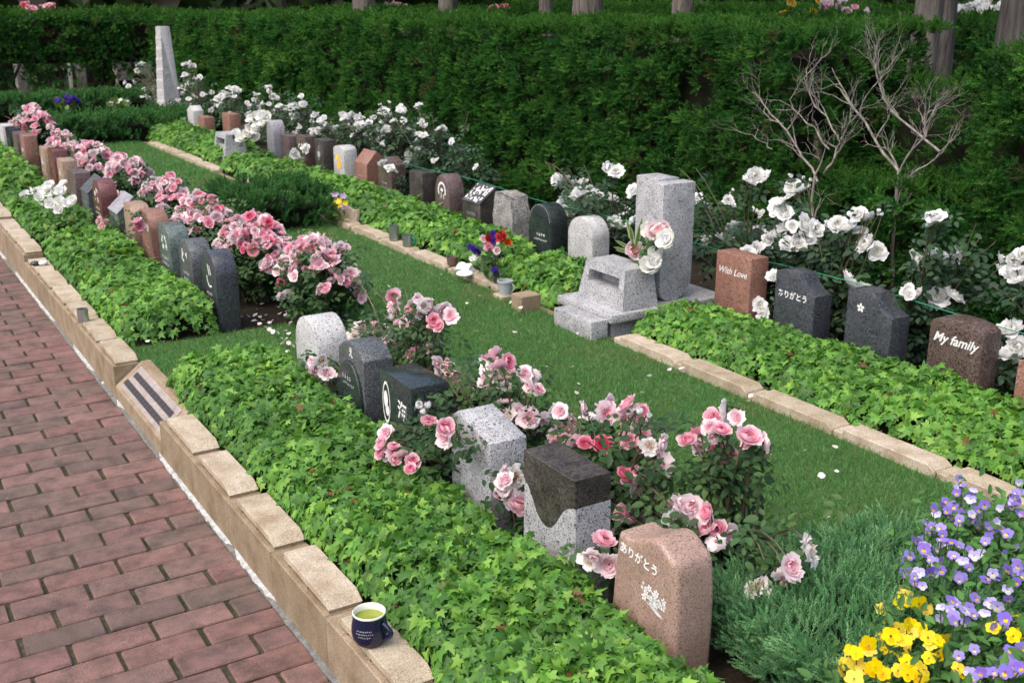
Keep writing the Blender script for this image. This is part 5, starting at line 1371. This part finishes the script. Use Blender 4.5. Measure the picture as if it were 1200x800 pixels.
p = onx(478, 281, 3.05); beaker((3.05, p[1], LAWN + 0.042), 'shorter steel mug with a green handle on the rear kerb', 0.034, 0.07, handle=plain('green_plastic', (0.01, 0.30, 0.20), 0.4), name='steel_mug', c='mug')
p = onz(592, 344, LAWN + 0.02)
link('saucer_stone', box_mesh('saucer_stone', -0.05, 0.05, -0.05, 0.05, -0.03, 0.02, bev=0.005), M['kerb_cap'], None, (p[0], p[1], LAWN)); 
tag(bpy.data.objects['saucer_stone'], 'flat tan stone under the grey plastic cup', 'stone')
gp = plain('grey_plastic', (0.33, 0.35, 0.37), 0.45)
t = beaker((p[0], p[1], LAWN + 0.0205), 'grey plastic cup with a small handle at the end of the rear kerb', 0.040, 0.072, 0.80, handle=gp, mat=gp, name='plastic_cup', c='cup')
link('rim', lathe_mesh('rim', [(0.040, 0.062), (0.044, 0.064), (0.044, 0.074), (0.037, 0.074), (0.037, 0.062)], 24), gp, t)
p = onz(620, 364, LAWN)
t = thing('kerb_block', 'short upright tan stone block beside the grey plastic cup', 'stone block', (p[0], p[1] + 0.03, LAWN))
bm = bmesh.new(); add_box(bm, -0.06, 0.06, -0.05, 0.05, -0.05, 0.085, 0.004); link('block', bm_mesh(bm, 'block'), M['kerb'], t)
p = onz(432, 252, LAWN + 0.05)
t = thing('leaning_slab', 'thin tan stone slab leaning against the ivy left of the steel beakers', 'slab', (3.09, p[1] + 0.02, LAWN + 0.04))
bm = bmesh.new(); add_prism(bm, [(-0.17, 0), (0.17, 0), (0.17, 0.115), (-0.10, 0.095), (-0.16, 0.11), (-0.17, 0.06)], -0.012, 0.012, 'x', 0.003, 1)
o = link('slab', bm_mesh(bm, 'slab'), M['kerb_cap'], t); o.rotation_euler = (0, 0.2, 0); o.location = (0, 0, -0.02)
# little ornament on the kerb
p = onz(46, 311, CAPZ); t = thing('pebble_ornament', 'small black and white painted pebble on the far kerb', 'pebble', (p[0], p[1], CAPZ))
for nm, dx, c in (('dark_stone', -0.02, (0.03, 0.035, 0.04)), ('white_stone', 0.022, (0.75, 0.75, 0.72))):
    bm = bmesh.new(); bmesh.ops.create_uvsphere(bm, u_segments=12, v_segments=8, radius=0.024)
    for v in bm.verts: v.co.z = v.co.z * 0.6 + 0.0144; v.co.x *= 1.2
    link(nm, bm_mesh(bm, nm, 60), plain(nm + '_paint', c, 0.4), t, (dx, -dx * 0.3, 0))

# ------------------------------------------------------------------ cut flowers
def flat_flower(pal, n=6, r=0.5, cup=0.15, seed=0):
    V, Fc, C_ = [], [], []; rr = random.Random(seed)
    for k in range(n):
        a = 2 * PI * k / n; v, f = petal_fan(0.5 * r, 0, r * 0.55, 0.62, 0, 8)
        o = len(V)
        for (x, y, z) in v:
            q = x / r; z = cup * q * q - 0.06 * abs(y) + rr.uniform(-.02, .02)
            V.append((x * math.cos(a) - y * math.sin(a), x * math.sin(a) + y * math.cos(a), z + 0.004 * k)); C_.append(pal)
        Fc += [tuple(i + o for i in q) for q in f]
    me = arrmesh('flower', V, Fc, np.array(C_)); me.materials.append(M['flower']); return me
FF = {'white': flat_flower((0.86, 0.86, 0.84)), 'pinkcarn': rose_mesh(90, [(0.80, 0.40, 0.55), (0.8, 0.35, 0.5)], ragged=0.12), 'redcarn': rose_mesh(91, [(0.50, 0.01, 0.01), (0.42, 0.008, 0.01)], ragged=0.12),
      'purple': rose_mesh(92, [(0.10, 0.05, 0.38), (0.14, 0.07, 0.45)], ragged=0.15, squash=1.4), 'yellow': flat_flower((0.75, 0.55, 0.05)), 'orange': rose_mesh(93, [(0.75, 0.16, 0.02), (0.7, 0.12, 0.01)]),
      'mauve': flat_flower((0.45, 0.33, 0.50)), 'lily': flat_flower((0.86, 0.86, 0.82), 6, 0.5, 0.5), 'cream': rose_mesh(94, WHITE), 'palepink': rose_mesh(95, [(0.86, 0.80, 0.80), (0.86, 0.70, 0.70), (0.84, 0.5, 0.52)])}
for me in FF.values():
    if not me.materials: me.materials.append(M['flower'])
def bouquet(label, base, items, X, name='bouquet', stems=True, leafn=30, vase=None, leafc=PLEAF, leaf=0.05):
    base = np.array(base, float); t = thing(name, label, 'bouquet', tuple(base))
    bm = bmesh.new(); LP = []; cents = []
    for (px, py), kind, size in items:
        p = onx(px, py, X + rng.normal(0, 0.02)); cents.append(p)
        o = link('flower', FF[kind], None, t, tuple(p - base), None, (size,) * 3)
        d = Vector((-0.5 + random.gauss(0, .3), -0.6 + random.gauss(0, .3), 0.6)); o.rotation_euler = d.to_track_quat('Z', 'Y').to_euler()
        add_tube(bm, [(0, 0, 0), tuple((p - base) * 0.55 + np.array([0.01, 0, 0.01])), tuple(p - base)], 0.0018, 4, False)
        for q in range(max(1, leafn // len(items))): LP.append(base + (p - base) * rng.uniform(0.25, 0.85) + rng.normal(0, 0.02, 3))
    LP = np.array(LP); m = len(LP)
    W = scatter(ROSELEAF[0], ROSELEAF[1], LP, basis(rdir(m) + np.array([-.3, -.4, .8]), rdir(m) + np.array([0, 0, .6])), leaf * rng.uniform(0.6, 1.2, m), mixcol(m, leafc))
    link('leaves', arrmesh('leaves', W[0] - base, W[1], W[2]), M['leaf'], t)['kind'] = 'stuff'
    link('stalks', bm_mesh(bm, 'stalks'), M['stem'], t)['kind'] = 'stuff'
    return t
def h6(x, y): return (500 + x / 6.664, 260 + y / 6.664)
p = onx(578, 338, 3.02)
bouquet('bright mixed bouquet of red, purple and pink flowers on the rear kerb', (3.03, p[1], LAWN), [(h6(590, 125), 'redcarn', 0.06), (h6(560, 140), 'redcarn', 0.05), (h6(635, 165), 'orange', 0.04), (h6(490, 135), 'redcarn', 0.045), (h6(525, 100), 'purple', 0.032), (h6(520, 130), 'purple', 0.03), (h6(515, 165), 'purple', 0.03), (h6(488, 205), 'pinkcarn', 0.05), (h6(550, 225), 'palepink', 0.04), (h6(440, 135), 'palepink', 0.04),
   (h6(340, 200), 'purple', 0.03), (h6(370, 215), 'purple', 0.035), (h6(395, 235), 'purple', 0.035), (h6(410, 245), 'purple', 0.03), (h6(375, 280), 'white', 0.045), (h6(350, 290), 'white', 0.04), (h6(515, 265), 'cream', 0.022), (h6(525, 285), 'cream', 0.02), (h6(560, 170), 'cream', 0.02), (h6(535, 385), 'purple', 0.035), (h6(540, 415), 'purple', 0.035)], 3.05, leafn=60)
p = onx(400, 268, 3.0)
bouquet('thin yellow and mauve bouquet at the end of the low conifer block', (3.0, p[1], LAWN), [((393, 228), 'mauve', 0.06), ((402, 230), 'mauve', 0.05), ((405, 243), 'mauve', 0.06), ((397, 236), 'yellow', 0.05), ((392, 238), 'yellow', 0.04), ((404, 238), 'yellow', 0.045), ((386, 244), 'orange', 0.035), ((398, 241), 'yellow', 0.04)], 3.0, leafn=22, leafc=[(0.16, 0.2, 0.03), (0.08, 0.14, 0.03)])
bouquet('bunch of large white lilies lying on the ivy by the path', (1.28, 8.15, LAWN + 0.02), [((x + random.gauss(0, 2), y + random.gauss(0, 2)), random.choice(('lily', 'cream', 'cream', 'palepink' if x < 30 else 'cream')), 0.068 * random.uniform(0.8, 1.2)) for x, y in ((30, 228), (42, 224), (24, 236), (38, 238), (54, 220), (62, 228), (70, 236), (78, 220), (58, 238), (80, 240), (32, 248), (72, 226), (48, 232), (22, 244), (28, 240), (46, 244), (66, 246), (40, 230), (52, 226), (84, 232), (74, 216), (60, 220))], 1.22, leafn=50, leafc=[(0.09, 0.2, 0.04), (0.05, 0.13, 0.03)])
def m4(x, y): return (640 + x / 3.635, 190 + y / 3.635)
bq = bouquet('white and pink roses with striped leaves on the granite monument stand', (3.32, 4.22, LAWN + 0.30), [(m4(370, 378), 'palepink', 0.085), (m4(430, 445), 'cream', 0.085), (m4(455, 425), 'cream', 0.07), (m4(475, 400), 'cream', 0.085), (m4(495, 350), 'pinkcarn', 0.07), (m4(515, 330), 'cream', 0.085), (m4(460, 295), 'palepink', 0.08), (m4(435, 290), 'cream', 0.07), (m4(498, 282), 'palepink', 0.065), (m4(480, 300), 'palepink', 0.07)], 3.30, leafn=44, leafc=[(0.05, 0.12, 0.04), (0.07, 0.15, 0.05)])
V, Fc, C_ = [], [], []
for (x0, y0, x1, y1) in ((375, 360, 340, 235), (380, 370, 410, 235), (360, 370, 290, 330), (365, 380, 295, 375), (360, 385, 285, 360), (370, 350, 355, 265)):
    a, b_ = onx(*m4(x0, y0), 3.30), onx(*m4(x1, y1), 3.27); side = np.cross(b_ - a, [0.6, 0.6, 0.4]); side /= np.linalg.norm(side)
    n0 = len(V)
    for q, w in ((0, 0.004), (0.35, 0.012), (0.7, 0.010), (1, 0.0)):
        c = a + (b_ - a) * q
        for s_, col in ((-1, (0.62, 0.62, 0.42)), (-0.55, (0.10, 0.2, 0.05)), (0.55, (0.10, 0.2, 0.05)), (1, (0.62, 0.62, 0.42))): V.append(c + side * w * s_ - np.array([3.32, 4.22, LAWN + 0.30])); C_.append(col)
    for q in range(3):
        for k in range(3): i = n0 + q * 4 + k; Fc.append((i, i + 1, i + 5, i + 4))
link('striped_leaves', arrmesh('striped_leaves', np.array(V), Fc, np.array(C_)), M['leaf'], bq)
bouquet('white flowers in the far granite flower stand', (3.34, 10.5, LAWN + 0.2), [(s2(*q), 'cream', 0.09) for q in ((560, 430), (600, 410), (620, 345), (580, 360), (650, 350), (530, 450), (510, 430), (575, 405), (610, 380), (640, 375), (545, 445), (595, 440), (630, 345), (600, 350))], 3.36, leafn=40)
# white dish tipped on the soil by the bouquet
p = onx(545, 326, 2.98); t = thing('white_dish', 'white plastic bag and dish lying on the rear kerb beside the bouquet', 'dish', (2.98, p[1], LAWN + 0.03))
bm = bmesh.new(); add_lathe(bm, [(0, 0), (0.03, 0.002), (0.045, 0.012), (0.047, 0.014), (0.043, 0.014), (0.03, 0.006), (0, 0.004)], 20); link('dish', bm_mesh(bm, 'dish', 50), plain('white_plastic', (0.62, 0.63, 0.65), 0.35), t, (-0.01, -0.01, 0.012), (0.12, -0.1, 0))
bm = bmesh.new(); bmesh.ops.create_icosphere(bm, subdivisions=3, radius=0.055)
for v in bm.verts:
    q = 1 + 0.28 * math.sin(v.co.x * 90) * math.cos(v.co.y * 70 + v.co.z * 60); v.co *= q; v.co.z = v.co.z * 0.7 + 0.02
link('bag', bm_mesh(bm, 'bag', 40), plain('white_film', (0.78, 0.80, 0.82), 0.25), t, (0.05, 0.09, 0.0))
p = onx(525, 318, 3.03); beaker((3.06, p[1], LAWN + 0.03), 'small dark earthen pot between the bag and the rear kerb end', 0.035, 0.05, 0.8, mat=plain('earthenware', (0.12, 0.08, 0.06), 0.7), name='flower_pot', c='pot')

# ------------------------------------------------------------------ fallen petals
def petals(m, pos, cols):
    pos = np.asarray(pos); n = len(pos)
    tv = [(0, 0, 0), (0.35, 0.3, 0.10), (0.38, 0.65, 0.14), (0.0, 0.95, 0.10), (-0.38, 0.65, 0.14), (-0.35, 0.3, 0.10)]
    return scatter(tv, [(0, 1, 2, 3), (0, 3, 4, 5)], pos, basis(np.array([0, 0, 1.0]) + rng.normal(0, 0.3, (n, 3)), rdir(n)), rng.uniform(0.018, 0.034, n), mixcol(n, cols))
pp = []
for k in range(90): pp.append((rng.uniform(1.62, 2.1), rng.uniform(4.2, 5.3), LAWN + 0.012 + rng.uniform(0, 0.02)))
for k in range(110): pp.append((rng.uniform(1.6, 2.15), rng.uniform(1.7, 9), LAWN + 0.006))
for k in range(60): pp.append((rng.uniform(2.1, 2.98), rng.uniform(2, 7), LAWN + 0.032))
for k in range(10): pp.append((rng.uniform(1.1, 1.9), rng.uniform(4.45, 5.0), LAWN + 0.034))
for (px, py) in ((354, 463), (340, 460), (362, 452), (268, 420), (365, 455), (356, 460)): q = onz(px, py, 0.27 if px > 300 else LAWN + 0.035); pp.append(tuple(q))
W = petals(0, pp, [(0.84, 0.80, 0.78), (0.84, 0.72, 0.70), (0.78, 0.75, 0.68)])
tag(link('fallen_petals', arrmesh('fallen_petals', W[0], W[1], W[2]), M['white']), 'pale fallen rose petals scattered over soil and lawn', 'petals', kind='stuff')

# ------------------------------------------------------------------ bare branches in the gap of the hedge
def bare_shrub(label, base, limbs, seed):
    base = np.array(base, float); t = thing('bare_shrub', label, 'shrub', tuple(base)); r = np.random.default_rng(seed)
    def grow(p0, p1, r0, r1, name, depth):
        bend = r.normal(0, 0.014, 3); n = 6
        P = [p0 + (p1 - p0) * q + bend * math.sin(PI * q) + (r.normal(0, 0.006, 3) if 0 < q < 1 else 0) for q in np.linspace(0, 1, n)]
        bm = bmesh.new(); add_tube(bm, [q - base for q in P], list(np.linspace(r0, r1, n)), 6)
        tw = []
        def sub(P, rr, d):
            for q in range(int(r.integers(2, 5))):
                i = r.integers(2, len(P)); a = P[i]; L_ = r.uniform(0.06, 0.17) * (0.8 ** d)
                dr = (P[i] - P[i - 1]); dr = dr / (np.linalg.norm(dr) + 1e-6) + r.normal(0, 0.55, 3) + np.array([-0.05, 0, 0.35]); dr /= np.linalg.norm(dr)
                Q = [a + dr * L_ * s + r.normal(0, 0.008, 3) * s for s in np.linspace(0, 1, 4)]
                add_tube(bm, [x - base for x in Q], [rr * 0.55, rr * 0.45, rr * 0.35, rr * 0.22], 4, False)
                if d < 2: sub(Q, rr * 0.5, d + 1)
        sub(P, r1 * 1.1 + 0.002, 0)
        link(name, bm_mesh(bm, name), M['deadwood'], t)
    for (a, b_, r0, r1) in limbs: grow(a, b_, r0 * 0.72, r1 * 0.8, 'branch', 0)
    return t
BX = 4.66
def br(px, py, X=BX): return onx(px, py, X)
bare_shrub('bare grey branching shrub filling the gap in the hedge', br(1054, 250) * np.array([1, 1, 0]) + np.array([0, 0, LAWN]), [(np.append(br(1054, 250)[:2], LAWN), br(1053, 200), 0.013, 0.011), (br(1053, 200), br(985, 105), 0.011, 0.006), (br(1053, 205), br(1085, 160), 0.008, 0.005), (br(1085, 160), br(1090, 130, BX + .05), 0.005, 0.003), (br(1055, 213), br(1102, 180), 0.007, 0.004), (br(1102, 178), br(1035, 115), 0.009, 0.005), (br(1035, 115), br(1022, 75), 0.005, 0.003), (br(1010, 140), br(1030, 95), 0.005, 0.003), (br(1000, 125), br(975, 80), 0.005, 0.003)], 4)
def bl(px, py, X=4.43): return onx(px, py, X)
bare_shrub('bare grey leaning branches left in the gap of the hedge', np.append(bl(965, 240)[:2], LAWN), [(np.append(bl(965, 240)[:2], LAWN), bl(955, 205), 0.011, 0.009), (bl(958, 213), bl(910, 140), 0.009, 0.006), (bl(910, 140), bl(882, 108), 0.006, 0.003), (bl(918, 145), bl(895, 132), 0.004, 0.003), (bl(966, 203), bl(985, 168), 0.009, 0.007), (bl(985, 168), bl(955, 125), 0.007, 0.004), (bl(955, 125), bl(945, 88), 0.005, 0.003), (bl(985, 168), bl(995, 145), 0.005, 0.004), (bl(972, 175), bl(930, 128), 0.006, 0.004), (bl(905, 175), bl(882, 158), 0.004, 0.002)], 9)
p = onx(955, 215, 4.68); t = thing('wooden_post', 'short round wooden post among the bare branches', 'post', (4.68, p[1], LAWN - 0.02))
link('post', lathe_mesh('post', [(0, 0), (0.028, 0), (0.027, 0.84), (0.024, 0.855), (0, 0.855)], 14), plain('weathered_post', (0.11, 0.085, 0.06), 0.9, var=0.35, scale=40), t)

# ------------------------------------------------------------------ beyond the hedge: trunks, far hedges, woods
def tree(label, base, r, seed, h=5.5, band=False):
    t = thing('tree', label, 'tree', tuple(base), 0, 'trees beyond the hedge'); rr = np.random.default_rng(seed)
    n, hN = 20, 14; V, Fc = [], []
    lean = rr.normal(0, 0.03, 2)
    for j in range(hN):
        z = h * (j / (hN - 1)) ** 1.5 - 0.05; q = z / h
        rad = r * (1.0 - 0.55 * q + 0.55 * math.exp(-max(z, 0) / 0.35))
        for k in range(n):
            a = 2 * PI * k / n; fl_ = 1 + 0.09 * math.sin(a * 5 + seed) * (1 - q) + 0.05 * math.sin(a * 9 + seed * 2) + rr.normal(0, 0.012)
            V.append((lean[0] * z + rad * fl_ * math.cos(a), lean[1] * z + rad * fl_ * math.sin(a), z))
    for j in range(hN - 1):
        for k in range(n): Fc.append((j * n + k, j * n + (k + 1) % n, (j + 1) * n + (k + 1) % n, (j + 1) * n + k))
    link('trunk', arrmesh('trunk', V, Fc, smooth=True), M['bark'], t)
    bm = bmesh.new(); LP = []
    for k in range(9):
        a = rr.uniform(0, 6.28); z = h * rr.uniform(0.5, 0.97); L_ = rr.uniform(1.0, 2.0)
        P = [np.array([lean[0] * z, lean[1] * z, z]) + np.array([math.cos(a), math.sin(a), 0.45]) * L_ * s + rr.normal(0, 0.06, 3) * s for s in np.linspace(0, 1, 5)]
        add_tube(bm, P, [r * 0.3, r * 0.22, r * 0.16, r * 0.1, r * 0.05], 5, False)
        for q in range(150): LP.append(P[rr.integers(2, 5)] + rr.normal(0, 0.42, 3))
    link('limbs', bm_mesh(bm, 'limbs'), M['bark'], t)
    LP = np.array(LP); m = len(LP)
    W = scatter(ROSELEAF[0], ROSELEAF[1], LP, basis(rdir(m) + np.array([0, 0, .7]), rdir(m)), rng.uniform(0.12, 0.24, m), mixcol(m, [(0.04, 0.09, 0.02), (0.06, 0.12, 0.03), (0.03, 0.07, 0.02)]))
    link('crown', arrmesh('crown', W[0], W[1], W[2]), M['leaf'], t)['kind'] = 'stuff'
    if band: link('tie', tube_mesh('tie', [(r * 1.13 * math.cos(a) + lean[0] * 1.5, r * 1.13 * math.sin(a) + lean[1] * 1.5, 1.56 + 0.02 * math.sin(a)) for a in np.linspace(0, 6.28, 24)], 0.008, 5), plain('tan_rope', (0.35, 0.27, 0.15), 0.9), t)
TR = [(1079, 6.5, 0.105, 'thick furrowed trunk rising out of the gap in the hedge'), (1112, 7.4, 0.10, 'second trunk just right of the one in the hedge gap'), (1184, 7.4, 0.15, 'trunk at the right edge of the picture beyond the hedge'), (800, 7.6, 0.13, 'trunk beyond the middle of the hedge, left of the yellow flowers'),
      (686, 7.6, 0.20, 'broad furrowed trunk of a close pair behind the hedge'), (645, 8.0, 0.10, 'slim trunk of a close pair behind the hedge'), (517, 7.6, 0.16, 'trunk with a pale rope tied round it'), (425, 8.4, 0.24, 'wide trunk behind the left half of the hedge'), (330, 9.0, 0.22, 'trunk behind the far end of the long hedge'), (258, 9.6, 0.20, 'trunk to the right above the obelisk'), (200, 11.0, 0.26, 'wide trunk above the obelisk')]
for k, (px, X, r, lab) in enumerate(TR):
    p = onx(px, 12, X); tree(lab, (p[0], p[1], -0.06), r, 400 + k, band=(px == 517))
hp = [hedge_face('x', 9.0, -1, 2.5, 22, 0.4, 1.38, 40, 0.12, 7, 0.12, SPRIG_S, 301), hedge_top(8.95, 9.9, 2.5, 22, 1.43, 45, 0.09, 6, 0.10, SPRIG_S, 302, 0.02)]
hedge('far_hedge', 'nearer of the far clipped hedges beyond the trunks', hp, (9.1, 9.85, 2.6, 21.9, 0, 1.36))
hp = [hedge_face('x', 12.5, -1, 3, 26, 0.6, 1.42, 24, 0.14, 6, 0.15, SPRIG_S, 311), hedge_top(12.4, 13.6, 3, 26, 1.47, 30, 0.10, 6, 0.13, SPRIG_S, 312, 0.02)]
hedge('far_hedge', 'farther clipped hedge with a pale sunlit top behind the first', hp, (12.62, 13.5, 3.1, 25.9, 0, 1.40))
# rose bushes above the far hedges
def far_bush(label, px, py, X, kinds, n=9, s=0.085, byY=None):
    p = onx(px, py, X) if byY is None else ony(px, py, byY)
    bl = [(p[0] + rng.normal(0, 0.08), p[1] + rng.normal(0, 0.16), p[2] + rng.normal(0, 0.05), s, random.choice(kinds)) for k in range(n)]
    rose_bush(label, (p[0], p[1], -0.06), bl, PLEAF, 0.07, extra=4, per=10, group='rose bushes beyond the hedge', spread=0.1)
far_bush('far yellow rose bush above the hedge line', 938, 6, 10.6, 'y', 4); far_bush('far pink and white rose bush right of the yellow one', 986, 9, 10.6, 'lpl', 9); far_bush('far white rose bush between the right-hand trunks', 1140, 8, 10.6, 'w', 16)
far_bush('far pale pink rose bush left of the roped trunk', 462, 6, 10.8, 'lp', 9); far_bush('far red rose bush right of the roped trunk', 580, 6, 10.8, 'rd', 6); far_bush('far pink rose bush at the top left corner', 28, 10, 0, 'pd', 8, 0.09, 20.5); far_bush('far deep pink rose bush right of the corner one', 56, 6, 0, 'dp', 7, 0.09, 20.5)
far_bush('far pink rose bush beside the trunk in the hedge gap', 1057, 15, 10.6, 'd', 3)
# dark woods closing the view
m = 26000
a = rng.uniform(-0.35, 1.75, m); d = rng.uniform(24, 34, m)
LPx = np.stack([d * np.sin(a), d * np.cos(a), rng.uniform(-0.05, 1, m) ** 1.0 * 8.0], 1)
W = scatter(ROSELEAF[0], ROSELEAF[1], LPx, basis(rdir(m) + np.array([-.3, -.3, .6]), rdir(m)), rng.uniform(0.35, 0.75, m), mixcol(m, [(0.025, 0.05, 0.015), (0.035, 0.07, 0.02), (0.02, 0.035, 0.012), (0.045, 0.04, 0.025)]))
tag(link('far_woods', arrmesh('far_woods', W[0], W[1], W[2]), M['leaf']), 'dark woodland closing the view behind the hedges', 'woods', kind='stuff')
# pale graves glimpsed under the transverse hedge
for (px, py, w, h, lab) in ((146, 74, 0.36, 0.30, 'pale grave seen under the transverse hedge left of the obelisk'), (146, 100, 0.26, 0.20, 'low pale stone under the transverse hedge'), (24, 86, 0.16, 0.35, 'pale stone glimpsed through the hedge at far left'), (90, 82, 0.25, 0.5, 'greyish stone glimpsed between the hedge stems')):
    p = ony(px, py, 19.6); hh_ = p[2] + h / 2 + 0.06
    t = thing('far_grave', lab, 'grave', (p[0], p[1], -0.06))
    bm = bmesh.new(); add_box(bm, -w / 2, w / 2, -0.12, 0.12, 0.0, hh_, 0.015); link('stone', bm_mesh(bm, 'stone'), G['rough'], t)
    bm = bmesh.new(); add_box(bm, -w / 2 - 0.08, w / 2 + 0.08, -0.2, 0.2, -0.05, 0.12, 0.01); link('plinth', bm_mesh(bm, 'plinth'), G['grey'], t)
# low brown wall with potted purple flowers
t = thing('low_wall', 'low brown stone edging across the lawn before the obelisk', 'wall', (2.6, 14.9, LAWN))
for k in range(5): link('edging_stone', box_mesh('edging_stone', -1.4 + k * 0.56, -0.845 + k * 0.56, -0.12, 0.12, -0.03, 0.07, bev=0.008), plain('brown_stone', (0.13, 0.085, 0.065), 0.8, var=0.3), t)
def pot(px, py, lab, kinds):
    p = onz(px, py, LAWN + 0.07); base = np.array([p[0], p[1], LAWN + 0.07])
    t = thing('potted_flowers', lab, 'potted plant', tuple(base))
    link('pot', lathe_mesh('pot', [(0, 0), (0.06, 0), (0.08, 0.1), (0.07, 0.1), (0.055, 0.02), (0, 0.02)], 14), plain('pot_' + kinds[0], (0.3, 0.3, 0.3), 0.6), t)
    for k in range(14):
        q = np.array([rng.normal(0, 0.07), rng.normal(0, 0.05), 0.17 + rng.normal(0, 0.03)]); o = link('flower', FF[random.choice(kinds)], None, t, tuple(q), None, (0.06,) * 3); o.rotation_euler = (0.5, -0.3, 0)
    LP = np.stack([rng.normal(0, 0.05, 60), rng.normal(0, 0.05, 60), rng.uniform(0.08, 0.18, 60)], 1)
    W = scatter(ROSELEAF[0], ROSELEAF[1], LP, basis(rdir(60) + np.array([0, 0, .8]), rdir(60)), rng.uniform(0.05, 0.12, 60), mixcol(60, [(0.07, 0.16, 0.03), (0.12, 0.22, 0.04)]))
    link('leaves', arrmesh('leaves', W[0], W[1], W[2]), M['leaf'], t)['kind'] = 'stuff'
pot(80, 134, 'potted purple flowers with long leaves on the low brown edging', ['purple']); pot(140, 136, 'potted mauve and white flowers on the low brown edging', ['mauve', 'white'])

# ------------------------------------------------------------------ litter on path and soil
lp = []
for k in range(130): lp.append((rng.uniform(0.1, 0.9), rng.uniform(2.1, 7.5), 0.003))
for k in range(60): lp.append((rng.uniform(0.86, 0.91), rng.uniform(2.1, 7.5), 0.008))
for k in range(400): lp.append((rng.uniform(1.6, 2.1), rng.uniform(1.6, 6), LAWN - 0.006))
for k in range(200): lp.append((rng.uniform(3.6, 4.4), rng.uniform(2.0, 6), LAWN - 0.006))
n = len(lp)
W = scatter([(0, 0, 0), (0.3, 0.4, 0.06), (0, 1, 0), (-0.3, 0.4, 0.05)], [(0, 1, 2, 3)], np.array(lp), basis(np.array([0, 0, 1.0]) + rng.normal(0, 0.15, (n, 3)), rdir(n)), rng.uniform(0.004, 0.013, n) * np.where(np.arange(n) < 190, 0.6, 1.6), mixcol(n, [(0.20, 0.13, 0.06), (0.30, 0.24, 0.12), (0.10, 0.06, 0.03), (0.16, 0.2, 0.06)]))
tag(link('leaf_litter', arrmesh('leaf_litter', W[0], W[1], W[2]), M['leaf']), 'small dry leaf bits on the brick path and soil', 'litter', kind='stuff')
